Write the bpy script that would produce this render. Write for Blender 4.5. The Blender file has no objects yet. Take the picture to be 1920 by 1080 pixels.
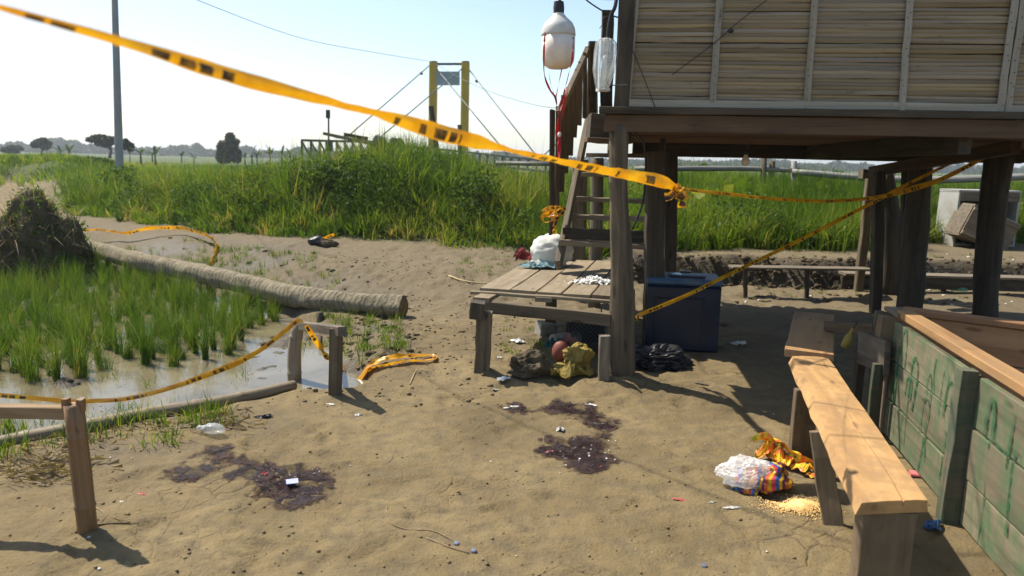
import bpy, math, random
import numpy as np
from mathutils import Vector, Matrix, noise as mnoise

# ---------------------------------------------------------------- camera, sky, sun, exposure
S = bpy.context.scene
COL = S.collection
CAM_H, PITCH, ROLL, FPX = 1.55, math.radians(9.6), math.radians(1.3), 1400.0
cam_d = bpy.data.cameras.new('camera')
cam_d.sensor_width = 36.0
cam_d.lens = 36.0 * FPX / 1920.0
cam_d.clip_start, cam_d.clip_end = 0.05, 5000
cam_d.dof.use_dof = True
cam_d.dof.focus_distance = 5.0
cam_d.dof.aperture_fstop = 2.7
cam = bpy.data.objects.new('camera', cam_d)
cam.matrix_world = (Matrix.Translation((0, 0, CAM_H)) @ Matrix.Rotation(math.pi/2 - PITCH, 4, 'X')
                    @ Matrix.Rotation(ROLL, 4, 'Z'))
COL.objects.link(cam)
S.camera = cam

SHX, SHY = 0.60, -0.42                      # where the shadow of a 1 m post ends
world = bpy.data.worlds.new("World")
S.world = world
world.use_nodes = True
wn = world.node_tree
bg = wn.nodes['Background']
sky = wn.nodes.new('ShaderNodeTexSky')
sky.sky_type = 'NISHITA'
sky.sun_disc = False
sky.sun_elevation = math.atan(1.0/math.hypot(SHX, SHY))
sky.sun_rotation = math.atan2(-SHX, -SHY)
sky.altitude = 0
sky.air_density, sky.dust_density, sky.ozone_density = 1.0, 0.9, 1.0
wn.links.new(sky.outputs[0], bg.inputs[0])
bg.inputs[1].default_value = 0.105
sun_d = bpy.data.lights.new('sun', 'SUN')
sun_d.energy = 4.4
sun_d.angle = math.radians(0.53)
sun_d.color = (1.0, 0.92, 0.79)
sun = bpy.data.objects.new('sun', sun_d)
sun.rotation_euler = Vector((SHX, SHY, -1)).to_track_quat('-Z', 'Y').to_euler()
sun.location = (-20, 20, 40)
COL.objects.link(sun)
vs = S.view_settings
vs.view_transform, vs.look, vs.exposure, vs.gamma, vs.use_curve_mapping = 'Standard', 'None', 0.86, 1.0, False
S.render.engine = 'CYCLES'
S.cycles.max_bounces = 8
S.cycles.transparent_max_bounces = 12
S.cycles.use_denoising = True

R = random.Random(7)
NP = np.random.default_rng(11)

# ---------------------------------------------------------------- picture measurements -> places
def ray(px, py):
    x = (px-960)/FPX; y = -(py-540)/FPX
    cr, sr = math.cos(ROLL), math.sin(ROLL)
    x, y = x*cr - y*sr, x*sr + y*cr
    c, s = math.cos(PITCH), math.sin(PITCH)
    return Vector((x, c + s*y, -s + c*y))
def at(px, py, Y):
    d = ray(px, py); return Vector((0, 0, CAM_H)) + d*(Y/d.y)
def onz(px, py, z=0.0):
    d = ray(px, py); return Vector((0, 0, CAM_H)) + d*((z-CAM_H)/d.z)
V = Vector

# ---------------------------------------------------------------- numpy noise
def _hash(ix, iy, seed):
    h = (ix.astype(np.int64)*374761393 + iy.astype(np.int64)*668265263 + seed*974711) & 0x7fffffff
    h = ((h ^ (h >> 13))*1274126177) & 0x7fffffff
    return ((h ^ (h >> 16)) & 0xffff)/65535.0
def vnoise(x, y, seed=0):
    ix, iy = np.floor(x), np.floor(y)
    fx, fy = x-ix, y-iy
    fx = fx*fx*fx*(fx*(fx*6-15)+10); fy = fy*fy*fy*(fy*(fy*6-15)+10)
    a = _hash(ix, iy, seed); b = _hash(ix+1, iy, seed); c = _hash(ix, iy+1, seed); d = _hash(ix+1, iy+1, seed)
    return (a*(1-fx)+b*fx)*(1-fy)+(c*(1-fx)+d*fx)*fy - 0.5
def fbm(x, y, f, octv=4, seed=0, gain=0.5):
    s = np.zeros_like(x, dtype=float); a = 1.0
    for o in range(octv):
        s += a*vnoise(x*f + 17.3*o, y*f - 9.1*o, seed+o); a *= gain; f *= 2.03
    return s
def sst(a, b, x):
    t = np.clip((x-a)/(b-a), 0, 1); return t*t*(3-2*t)
def poly_sd(x, y, poly):                      # signed distance, positive inside
    d = np.full(x.shape, 1e9); ins = np.zeros(x.shape, bool); n = len(poly)
    for i in range(n):
        (x1, y1), (x2, y2) = poly[i], poly[(i+1) % n]
        ex, ey = x2-x1, y2-y1
        t = np.clip(((x-x1)*ex+(y-y1)*ey)/(ex*ex+ey*ey), 0, 1)
        d = np.minimum(d, np.hypot(x-x1-t*ex, y-y1-t*ey))
        if y1 != y2:
            ins ^= ((y1 > y) != (y2 > y)) & (x < (x2-x1)*(y-y1)/(y2-y1)+x1)
    return np.where(ins, d, -d)
def pline(x, xs, ys): return np.interp(x, xs, ys)

# ---------------------------------------------------------------- terrain
g2 = lambda px, py, z=0.0: tuple(onz(px, py, z)[:2])
PIPE_R = onz(765, 577, 0.10); PIPE_L = onz(150, 464, 0.12)
POND = [(-9.5, 2.6), (-4.0, 3.3), g2(0, 806), g2(170, 772), g2(380, 742), g2(520, 712), g2(600, 705), g2(650, 690), g2(665, 650), g2(560, 600),
        g2(500, 572), g2(420, 545), g2(330, 520), g2(240, 505), g2(150, 520), (-7.5, 9.4), (-9.5, 8.0)]
POND = [(float(a), float(b)) for a, b in POND]
WATER_Z = -0.10
GX = [-40, -14, -10.5, -8.3, -5.5, -2.4, -0.6, 0.9, 40]      # foot of the grassy bank
GY = [23., 18.5, 16.6, 15.2, 13.2, 12.3, 11.9, 11.6, 11.6]
PRINTS = []
_rp = random.Random(5)
for _ in range(95):                           # trodden: shoe-sized dents
    q_ = onz(_rp.uniform(60, 1480), _rp.uniform(600, 1075)); a_ = _rp.choice([0.3, 1.2, 2.0, 2.8])+_rp.uniform(-.4, .4)
    PRINTS.append((q_.x, q_.y, math.cos(a_), math.sin(a_), _rp.uniform(.004, .013)))
def terrain(x, y, fine=True):
    z = 0.05*fbm(x, y, 0.35, 3, 3)
    inside = poly_sd(x, y, POND) + 0.16*fbm(x, y, 1.4, 3, 9)
    # dirt path behind the pipe
    u = V((PIPE_L.x-PIPE_R.x, PIPE_L.y-PIPE_R.y)).normalized()
    s = (x-PIPE_R.x)*u.y*1.0 - (y-PIPE_R.y)*u.x*1.0
    al = (x-PIPE_R.x)*u.x + (y-PIPE_R.y)*u.y
    z += 0.20*sst(0.35, 1.4, s)*sst(-2.5, 1.0, al)*sst(3.0, -1.0, x)
    dg = y - pline(x, GX, GY)
    A = pline(x, [-40, -16, -9, -6, -4.3, -3.2, -2.0, -0.5, 0.6, 1.5], [0.58, 0.38, 0.30, 0.40, 0.82, 1.10, 1.0, 0.62, 0.40, 0.22])
    m = A*sst(0.0, 2.7, dg)*(1 - 0.45*sst(7, 14, dg))
    m = m*(1-0.35*sst(30, 60, y))*(1-sst(-.58, -.66, x/np.maximum(y, 1))*sst(13, 15, y))
    m = m + .72*sst(31, 34.5, y)*sst(-.50, -.62, x/np.maximum(y, 1))*(1-.4*sst(50, 80, y))
    z = z + m + 0.16*sst(0, 2, dg)*fbm(x, y, 0.5, 3, 21)
    # earth step behind the house
    step_y = 9.55 + 0.25*fbm(x, y*0, 0.7, 3, 5) + 0.04*x + .05*fbm(x, y*0, 4., 2, 6)
    z = z + 0.36*sst(0.0, 0.22, y-step_y)*sst(0.9, 1.6, x)
    z = z + 0.03*fbm(x, y, 1.1, 3, 40)*sst(6.5, 8, y)
    # far left: pale dirt track, then fields
    z = np.where(inside > -0.4, z*(1-sst(-0.35, 0.1, inside)) + (-0.165 + 0.20*fbm(x, y, 1.9, 4, 31))*sst(-0.35, 0.1, inside), z)
    if fine:
        near = 1-sst(9, 16, np.hypot(x, y))
        rough = 0.45 + 0.65*sst(0.0, 0.35, fbm(x, y, 0.6, 2, 77)+0.1) + 0.9*sst(7.0, 8.5, y) 
        z = z + near*rough*(0.022*fbm(x, y, 2.2, 5, 50, 0.62) - 0.020*sst(.22, .40, vnoise(x*5.2, y*3.6, 91)+.05*fbm(x, y, 9, 2, 92)) + 0.026*np.abs(fbm(x, y, 6.0, 3, 60)) + 0.006*fbm(x, y, 17., 2, 64) )
        # dried plates with cracks
        cr = np.abs(vnoise(x*3.1+2*vnoise(x*2, y*2, 5), y*4.6+2*vnoise(x*2, y*2, 6), 81))
        z = z - near*0.012*np.exp(-(cr/0.03)**2)*sst(0.0, 0.25, fbm(x, y, 0.8, 2, 88)+0.12)
        if x.size > 1000:
            for (hx_, hy_, c_, s_, dp) in PRINTS:
                if x.ndim == 2:
                    i0, i1 = np.searchsorted(x[0], (hx_-.3, hx_+.3)); j0, j1 = np.searchsorted(y[:, 0], (hy_-.3, hy_+.3)); w_ = (slice(j0, j1), slice(i0, i1))
                    dx_, dy_ = x[w_]-hx_, y[w_]-hy_
                    u_, v_ = dx_*c_+dy_*s_, -dx_*s_+dy_*c_
                    e_ = np.hypot(u_/.13, v_/(.046+.008*np.sin(u_*24)))
                    z[w_] += -dp*sst(1.15, .75, e_)+.5*dp*np.exp(-((e_-1.25)/.22)**2)
        # heaped soil round posts
        for (hx, hy, hr, ha) in MOUNDS:
            z = z + ha*np.exp(-((x-hx)**2+(y-hy)**2)/(hr*hr))*(1+0.8*fbm(x, y, 7, 2, 12))
    return z
MOUNDS = []
for (px, py, r, a) in [(560, 722, .16, .07), (628, 738, .10, .03), (165, 990, .12, .03), (905, 700, .14, .04), (1160, 716, .22, .05), (960, 640, .2, .02), (1500, 860, .12, .03),
                       (1660, 560, .35, .06), (1850, 580, .3, .06), (700, 655, .3, .05), (760, 620, .35, .07), (1000, 610, .2, .03)]:
    q = onz(px, py); MOUNDS.append((q.x, q.y, r, a))
def hz(x, y):                                 # height of the ground sheet (bilinear on its own grid)
    i = min(max(int(np.searchsorted(ax, x))-1, 0), len(ax)-2); j = min(max(int(np.searchsorted(ay, y))-1, 0), len(ay)-2)
    u = (x-ax[i])/(ax[i+1]-ax[i]); v = (y-ay[j])/(ay[j+1]-ay[j])
    return float((ZZ[j, i]*(1-u)+ZZ[j, i+1]*u)*(1-v)+(ZZ[j+1, i]*(1-u)+ZZ[j+1, i+1]*u)*v)
def gnd(px, py, lift=0.0):                    # a point of the real ground seen at a pixel
    q = onz(px, py, 0)
    for _ in range(6):
        q = onz(px, py, hz(q.x, q.y))
    q.z = hz(q.x, q.y) + lift
    return q

# ---------------------------------------------------------------- materials
def new_mat(name):
    m = bpy.data.materials.new(name); m.use_nodes = True
    nt = m.node_tree; return m, nt, nt.nodes['Principled BSDF']
def N(nt, t, **kw):
    n = nt.nodes.new('ShaderNode'+t)
    for k, v in kw.items():
        if k in n.inputs.keys() if isinstance(k, str) else False: n.inputs[k].default_value = v
        else: setattr(n, k, v)
    return n
def ramp(nt, fac, stops):
    r = nt.nodes.new('ShaderNodeValToRGB'); e = r.color_ramp.elements
    while len(e) > 1: e.remove(e[0])
    e[0].position = stops[0][0]; e[0].color = (*stops[0][1], 1)
    for p, c in stops[1:]:
        k = e.new(p); k.color = (*c, 1)
    nt.links.new(fac, r.inputs[0]); return r.outputs[0]
def tex_noise(nt, vec, scale, detail=5, rough=0.55, dist=0.0):
    n = nt.nodes.new('ShaderNodeTexNoise')
    n.inputs['Scale'].default_value = scale; n.inputs['Detail'].default_value = detail
    n.inputs['Roughness'].default_value = rough; n.inputs['Distortion'].default_value = dist
    if vec is not None: nt.links.new(vec, n.inputs['Vector'])
    return n.outputs['Fac']
def mapping(nt, src, scale=(1, 1, 1), loc=(0, 0, 0)):
    m = nt.nodes.new('ShaderNodeMapping'); m.inputs['Scale'].default_value = scale; m.inputs['Location'].default_value = loc
    nt.links.new(src, m.inputs['Vector']); return m.outputs[0]
def mixc(nt, fac, a, b, mode='MIX'):
    m = nt.nodes.new('ShaderNodeMix'); m.data_type = 'RGBA'; m.blend_type = mode
    for s, v in ((m.inputs['Factor'], fac), (m.inputs[6], a), (m.inputs[7], b)):
        if isinstance(v, (float, int)): s.default_value = v
        elif isinstance(v, tuple): s.default_value = (*v, 1) if len(v) == 3 else v
        else: nt.links.new(v, s)
    return m.outputs[2]
def mth(nt, op, a, b=None, clamp=False):
    m = nt.nodes.new('ShaderNodeMath'); m.operation = op; m.use_clamp = clamp
    for i, v in enumerate((a, b)):
        if v is None: continue
        if isinstance(v, (float, int)): m.inputs[i].default_value = v
        else: nt.links.new(v, m.inputs[i])
    return m.outputs[0]
def bump(nt, h, bsdf, strength=0.4, dist=0.01):
    b = nt.nodes.new('ShaderNodeBump'); b.inputs['Strength'].default_value = strength; b.inputs['Distance'].default_value = dist
    nt.links.new(h, b.inputs['Height']); nt.links.new(b.outputs[0], bsdf.inputs['Normal'])
def coords(nt, which='Object'):
    return nt.nodes.new('ShaderNodeTexCoord').outputs[which]
def rnd(nt): return nt.nodes.new('ShaderNodeObjectInfo').outputs['Random']
def offs(nt, vec):                            # every object its own piece of the grain
    a = nt.nodes.new('ShaderNodeVectorMath'); a.operation = 'SCALE'; a.inputs['Scale'].default_value = 37.0
    c = nt.nodes.new('ShaderNodeCombineXYZ'); r = rnd(nt)
    for i in range(3): nt.links.new(r, c.inputs[i])
    nt.links.new(c.outputs[0], a.inputs[0])
    b = nt.nodes.new('ShaderNodeVectorMath'); b.operation = 'ADD'
    nt.links.new(vec, b.inputs[0]); nt.links.new(a.outputs[0], b.inputs[1]); return b.outputs[0]

def wood(name, light, mid, dark, along=1.6, across=26, stain=0.5, rough=0.75, bstr=0.5, paint=None, mud=None):
    m, nt, b = new_mat(name)
    v = offs(nt, coords(nt))
    g = tex_noise(nt, mapping(nt, v, (along, across, across)), 1.0, 8, 0.65, 0.6)
    c = ramp(nt, g, [(0.25, dark), (0.48, mid), (0.72, light)])
    big = tex_noise(nt, mapping(nt, v, (2.2, 6, 6)), 1.0, 4, 0.6, 0.8)
    c = mixc(nt, mth(nt, 'MULTIPLY', ramp(nt, big, [(0.5, (0, 0, 0)), (0.75, (1, 1, 1))]), stain), c, tuple(k*0.45 for k in dark))
    knots = nt.nodes.new('ShaderNodeTexVoronoi'); nt.links.new(mapping(nt, v, (2.6, 9, 9)), knots.inputs['Vector']); knots.inputs['Scale'].default_value = 1.0
    kn = ramp(nt, knots.outputs['Distance'], [(0.0, (1, 1, 1)), (0.09, (0.9, 0.9, 0.9)), (0.15, (0, 0, 0))])
    c = mixc(nt, mth(nt, 'MULTIPLY', kn, 0.6), c, tuple(k*0.4 for k in dark))
    hv = nt.nodes.new('ShaderNodeHueSaturation')
    nt.links.new(mth(nt, 'ADD', mth(nt, 'MULTIPLY', rnd(nt), 0.45), 0.78), hv.inputs['Value'])
    nt.links.new(mth(nt, 'ADD', mth(nt, 'MULTIPLY', rnd(nt), 0.006), 0.498), hv.inputs['Hue'])
    nt.links.new(c, hv.inputs['Color']); c = hv.outputs[0]
    if paint:
        wv = tex_noise(nt, mapping(nt, v, (9, 2.0, 2.0)), 1.0, 5, 0.6, 1.6)
        wv2 = tex_noise(nt, mapping(nt, v, (5, 4, 4)), 1.0, 6, 0.7, 2.5)
        f = ramp(nt, mth(nt, 'ADD', mth(nt, 'MULTIPLY', wv, 0.6), mth(nt, 'MULTIPLY', wv2, 0.4)), [(0.44, (0.05, 0.05, 0.05)), (0.55, (0.55, 0.55, 0.55)), (0.64, (0.9, 0.9, 0.9))])
        c = mixc(nt, mth(nt, 'MULTIPLY', f, 0.85), c, paint)
    if mud:
        f = ramp(nt, tex_noise(nt, v, 7, 6, 0.7), [(0.45, (0, 0, 0)), (0.62, (1, 1, 1))])
        c = mixc(nt, mth(nt, 'MULTIPLY', f, 0.6), c, mud)
    nt.links.new(c, b.inputs['Base Color']); b.inputs['Roughness'].default_value = rough
    b.inputs['Specular IOR Level'].default_value = 0.25
    bump(nt, mth(nt, 'ADD', g, mth(nt, 'MULTIPLY', big, 0.5)), b, bstr, 0.006)
    return m

M = {}
M['post'] = wood('weathered_post', (.185, .143, .09), (.108, .082, .052), (.038, .03, .021), 1.2, 20, 0.5, 0.85, 0.9)
M['dark'] = wood('dark_timber', (.095, .075, .05), (.06, .047, .032), (.025, .02, .015), 1.5, 22, 0.5, 0.8, 0.7)
M['grey'] = wood('grey_timber', (.22, .182, .13), (.145, .118, .085), (.065, .053, .039), 1.5, 24, 0.4, 0.85, 0.6)
M['tan'] = wood('dusty_plank', (.26, .21, .14), (.205, .162, .105), (.12, .095, .063), 1.3, 18, 0.3, 0.85, 0.4, mud=(.18, .14, .09))
M['fresh'] = wood('fresh_pine', (.43, .255, .115), (.36, .205, .085), (.23, .13, .06), 0.9, 11, 0.6, 0.7, 0.5, mud=(.27, .17, .085))
M['pine'] = wood('reddish_pine', (.40, .22, .105), (.33, .17, .08), (.20, .10, .05), 0.9, 12, 0.3, 0.65, 0.3)
M['fascia2'] = wood('brown_rail_wood', (.27, .18, .10), (.20, .13, .07), (.10, .066, .04), 1.0, 14, 0.5, 0.75, 0.5)
M['floor'] = wood('floor_board', (.19, .085, .045), (.14, .062, .034), (.075, .036, .022), 1.0, 14, 0.4, 0.75, 0.4)
M['fascia'] = wood('fascia_board', (.135, .088, .05), (.10, .062, .035), (.05, .033, .021), 1.0, 14, 0.5, 0.75, 0.4)
M['green'] = wood('green_scrawled_board', (.245, .20, .13), (.185, .152, .10), (.09, .074, .05), 1.0, 14, 0.5, 0.8, 0.4, paint=(.045, .13, .055), mud=None)
M['greenpost'] = wood('green_post', (.16, .135, .09), (.11, .094, .065), (.055, .047, .033), 1.0, 14, 0.3, 0.8, 0.5, paint=(.03, .08, .045))
M['bench'] = wood('brown_leg_wood', (.19, .14, .085), (.14, .10, .06), (.07, .052, .034), 1.2, 16, 0.4, 0.8, 0.5, mud=(.18, .135, .08))  # darker brown wood of the bench legs and one pit post

def bamboo(name, light, mid, dark, along=1.2, across=30, sat=(.85, .3)):
    m, nt, b = new_mat(name)
    v = offs(nt, coords(nt))
    g = tex_noise(nt, mapping(nt, v, (along, across, across)), 1.0, 6, 0.6, 0.3)
    c = ramp(nt, g, [(0.28, dark), (0.5, mid), (0.7, light)])
    sp = ramp(nt, tex_noise(nt, mapping(nt, v, (6, 20, 20)), 1.0, 6, 0.75), [(0.60, (0, 0, 0)), (0.70, (1, 1, 1))])
    c = mixc(nt, mth(nt, 'MULTIPLY', sp, 0.65), c, tuple(k*0.45 for k in dark))
    hv = nt.nodes.new('ShaderNodeHueSaturation')
    r = rnd(nt)
    nt.links.new(mth(nt, 'ADD', mth(nt, 'MULTIPLY', r, 0.4), 0.76), hv.inputs['Value'])
    nt.links.new(mth(nt, 'ADD', mth(nt, 'MULTIPLY', mth(nt, 'FRACT', mth(nt, 'MULTIPLY', r, 13.7)), sat[1]), sat[0]), hv.inputs['Saturation'])
    nt.links.new(c, hv.inputs['Color'])
    nt.links.new(hv.outputs[0], b.inputs['Base Color']); b.inputs['Roughness'].default_value = 0.55
    b.inputs['Specular IOR Level'].default_value = 0.3
    bump(nt, g, b, 0.35, 0.003)
    return m
M['slat'] = bamboo('bamboo_slat', (.315, .245, .145), (.255, .195, .112), (.155, .115, .066), sat=(.65, .5))
M['batten'] = bamboo('bamboo_batten', (.34, .31, .24), (.29, .262, .20), (.19, .168, .126))
M['bamboo'] = bamboo('brown_bamboo', (.30, .175, .075), (.21, .118, .05), (.105, .058, .027))
M['bamboo_grey'] = bamboo('dusty_bamboo', (.27, .22, .145), (.21, .165, .108), (.12, .093, .062))
M['rail'] = bamboo('grey_rail_bamboo', (.26, .25, .225), (.20, .19, .17), (.12, .112, .097))

def plain(name, col, rough=0.6, spec=0.3, var=0.25, scale=12, bstr=0.2, bdist=0.01, metallic=0.0, dirt=None):
    m, nt, b = new_mat(name)
    v = coords(nt)
    n = tex_noise(nt, v, scale, 5, 0.6)
    c = ramp(nt, n, [(0.3, tuple(k*(1-var) for k in col)), (0.7, tuple(min(1, k*(1+var)) for k in col))])
    if dirt:
        f = ramp(nt, tex_noise(nt, v, scale*0.5, 6, 0.7), [(0.48, (0, 0, 0)), (0.66, (1, 1, 1))])
        c = mixc(nt, mth(nt, 'MULTIPLY', f, 0.55), c, dirt)
    nt.links.new(c, b.inputs['Base Color']); b.inputs['Roughness'].default_value = rough
    b.inputs['Specular IOR Level'].default_value = spec; b.inputs['Metallic'].default_value = metallic
    if bstr: bump(nt, n, b, bstr, bdist)
    return m
DUST = (.26, .205, .13)
M['yellow_steel'] = plain('yellow_painted_steel', (.52, .33, .02), 0.45, 0.4, 0.12, 1.5, 0.05)
M['dark_steel'] = plain('dark_green_steel', (.025, .04, .035), 0.5, 0.4, 0.2, 2, 0)
M['sign_grey'] = plain('grey_sign_sheet', (.30, .36, .38), 0.5, 0.3, 0.08, 2, 0)
M['concrete'] = plain('pole_concrete', (.26, .27, .27), 0.8, 0.2, 0.12, 3, 0.1)
M['block'] = plain('broken_concrete', (.27, .26, .22), 0.9, 0.2, 0.3, 14, 0.6, dirt=DUST)
M['cable'] = plain('black_cable', (.012, .012, .013), 0.45, 0.4, 0.1, 10, 0)
M['wire'] = plain('thin_grey_wire', (.10, .11, .12), 0.5, 0.4, 0.1, 10, 0)
M['black'] = plain('black_plastic', (.015, .015, .017), 0.4, 0.4, 0.3, 12, 0.2)
M['blue_box'] = plain('navy_plastic', (.003, .010, .028), 0.38, 0.45, 0.25, 5, 0.08, dirt=(.010, .020, .042))
M['blue_lid'] = plain('dusty_blue_lid', (.035, .085, .15), 0.5, 0.4, 0.25, 6, 0.08, dirt=(.13, .15, .15))
M['white_cloth'] = plain('white_sack_cloth', (.62, .62, .57), 0.85, 0.1, 0.12, 9, 0.35, dirt=(.42, .39, .31))
M['red_cloth'] = plain('red_cloth', (.17, .03, .032), 0.85, 0.1, 0.3, 14, 0.3)
M['blue_cloth'] = plain('pale_blue_cloth', (.17, .27, .29), 0.85, 0.1, 0.3, 16, 0.3)
M['yellow_sack'] = plain('yellow_sack', (.23, .17, .04), 0.7, 0.2, 0.25, 12, 0.3)
M['red_ball'] = plain('faded_red_ball', (.20, .062, .042), 0.55, 0.3, 0.2, 8, 0.1)
M['pink_cloth'] = plain('faded_pink_cloth', (.25, .12, .11), 0.8, 0.1, 0.25, 12, 0.2)
M['teal_cloth'] = plain('teal_cloth', (.035, .085, .085), 0.8, 0.1, 0.25, 12, 0.2)
M['paper'] = plain('white_scrap', (.74, .73, .70), 0.7, 0.2, 0.08, 20, 0.2)
M['foam'] = plain('dirty_white_plastic', (.55, .53, .47), 0.5, 0.3, 0.12, 20, 0.2)
M['pinkp'] = plain('pink_plastic', (.68, .18, .19), 0.45, 0.4, 0.1, 20, 0)
M['redp'] = plain('red_scrap', (.40, .07, .06), 0.5, 0.4, 0.2, 20, 0)
M['bluep'] = plain('blue_wrapper', (.025, .085, .20), 0.2, 0.5, 0.4, 18, 0.3)
M['lilac'] = plain('lilac_card', (.42, .44, .68), 0.5, 0.3, 0.12, 20, 0)
M['cap'] = plain('grey_bottle_cap', (.20, .21, .27), 0.35, 0.5, 0.2, 20, 0, metallic=0.4)
M['grain'] = plain('maize_grain', (.80, .52, .20), 0.6, 0.3, 0.25, 40, 0)
M['twig'] = plain('dry_twig', (.25, .18, .11), 0.85, 0.1, 0.3, 30, 0.2)
M['straw'] = plain('dry_straw', (.40, .32, .17), 0.8, 0.2, 0.35, 3, 0)
M['red_strap'] = plain('red_strap', (.50, .03, .04), 0.6, 0.3, 0.15, 12, 0)
M['lamp_white'] = plain('dusty_lamp_housing', (.60, .59, .54), 0.45, 0.35, 0.08, 10, 0.05, dirt=(.30, .27, .2))
M['bark'] = plain('tree_bark', (.11, .09, .07), 0.9, 0.1, 0.3, 3, 0.4)
M['tin'] = plain('rusty_tin_sheet', (.30, .22, .17), 0.55, 0.4, 0.3, 3, 0.1)
M['clod'] = plain('earth_clod', (.17, .13, .07), 0.95, 0.1, 0.3, 16, 0.8, 0.02)
M['clod_dark'] = plain('damp_earth_clod', (.085, .067, .043), 0.95, 0.1, 0.35, 9, 0.9, 0.03)
M['root'] = plain('dead_root', (.13, .09, .06), 0.9, 0.1, 0.3, 12, 0.3)

def diffuse_lamp():
    m, nt, b = new_mat('milky_diffuser')
    b.inputs['Base Color'].default_value = (.72, .66, .56, 1); b.inputs['Roughness'].default_value = 0.3
    b.inputs['Transmission Weight'].default_value = 0.0
    b.inputs['Subsurface Weight'].default_value = 0.35; b.inputs['Subsurface Radius'].default_value = (.05, .04, .03)
    n = tex_noise(nt, coords(nt), 9, 5, 0.6)
    nt.links.new(ramp(nt, n, [(0.35, (.70, .60, .47)), (0.6, (.78, .72, .62))]), b.inputs['Base Color'])
    return m
M['diffuser'] = diffuse_lamp()
def see_through(name, tint, trans=0.5, rough=0.12, milky=0.4):
    m, nt, b = new_mat(name)
    out = nt.nodes['Material Output']
    b.inputs['Base Color'].default_value = (*tint, 1); b.inputs['Roughness'].default_value = rough
    b.inputs['Specular IOR Level'].default_value = 0.6
    tl = nt.nodes.new('ShaderNodeBsdfTranslucent'); tl.inputs[0].default_value = (*tint, 1)
    tp = nt.nodes.new('ShaderNodeBsdfTransparent'); tp.inputs[0].default_value = (1, 1, 1, 1)
    a = nt.nodes.new('ShaderNodeMixShader'); a.inputs[0].default_value = milky
    nt.links.new(b.outputs[0], a.inputs[1]); nt.links.new(tl.outputs[0], a.inputs[2])
    c = nt.nodes.new('ShaderNodeMixShader')
    n = tex_noise(nt, coords(nt), 14, 5, 0.6)
    nt.links.new(ramp(nt, n, [(0.3, (max(0, trans-.2),)*3), (0.7, (min(1, trans+.2),)*3)]), c.inputs[0])
    nt.links.new(a.outputs[0], c.inputs[1]); nt.links.new(tp.outputs[0], c.inputs[2])
    nt.links.new(c.outputs[0], out.inputs[0]); return m
M['clear'] = see_through('cloudy_clear_plastic', (.74, .80, .80), 0.68, 0.12, 0.3)
M['bag'] = see_through('thin_white_bag', (.84, .84, .82), 0.46, 0.22, 0.35)
M['greenglass'] = see_through('green_bottle_plastic', (.25, .70, .42), 0.35, 0.1, 0.4)

def striped(name, cols, freq=14, axis=0):
    m, nt, b = new_mat(name)
    v = coords(nt); sp = nt.nodes.new('ShaderNodeSeparateXYZ'); nt.links.new(v, sp.inputs[0])
    w = tex_noise(nt, v, 6, 3, 0.5)
    f = mth(nt, 'FRACT', mth(nt, 'ADD', mth(nt, 'MULTIPLY', sp.outputs[axis], freq), mth(nt, 'MULTIPLY', w, 1.1)))
    r = nt.nodes.new('ShaderNodeValToRGB'); r.color_ramp.interpolation = 'CONSTANT'; e = r.color_ramp.elements
    e[0].position = 0; e[0].color = (*cols[0], 1); e[1].position = 1/len(cols); e[1].color = (*cols[1], 1)
    for i, c in enumerate(cols[2:], 2):
        k = e.new(i/len(cols)); k.color = (*c, 1)
    nt.links.new(f, r.inputs[0]); nt.links.new(r.outputs[0], b.inputs['Base Color'])
    b.inputs['Roughness'].default_value = 0.45; b.inputs['Specular IOR Level'].default_value = 0.35
    return m
M['stripes'] = striped('rainbow_striped_sack', [(.55, .33, .02), (.50, .05, .09), (.03, .12, .36), (.55, .33, .02), (.10, .03, .10), (.48, .10, .04)], 11, 0)
M['orange_bag'] = striped('yellow_orange_bag', [(.75, .48, .02), (.80, .18, .03), (.78, .55, .03), (.42, .42, .02), (.80, .25, .06)], 15, 1)

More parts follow.
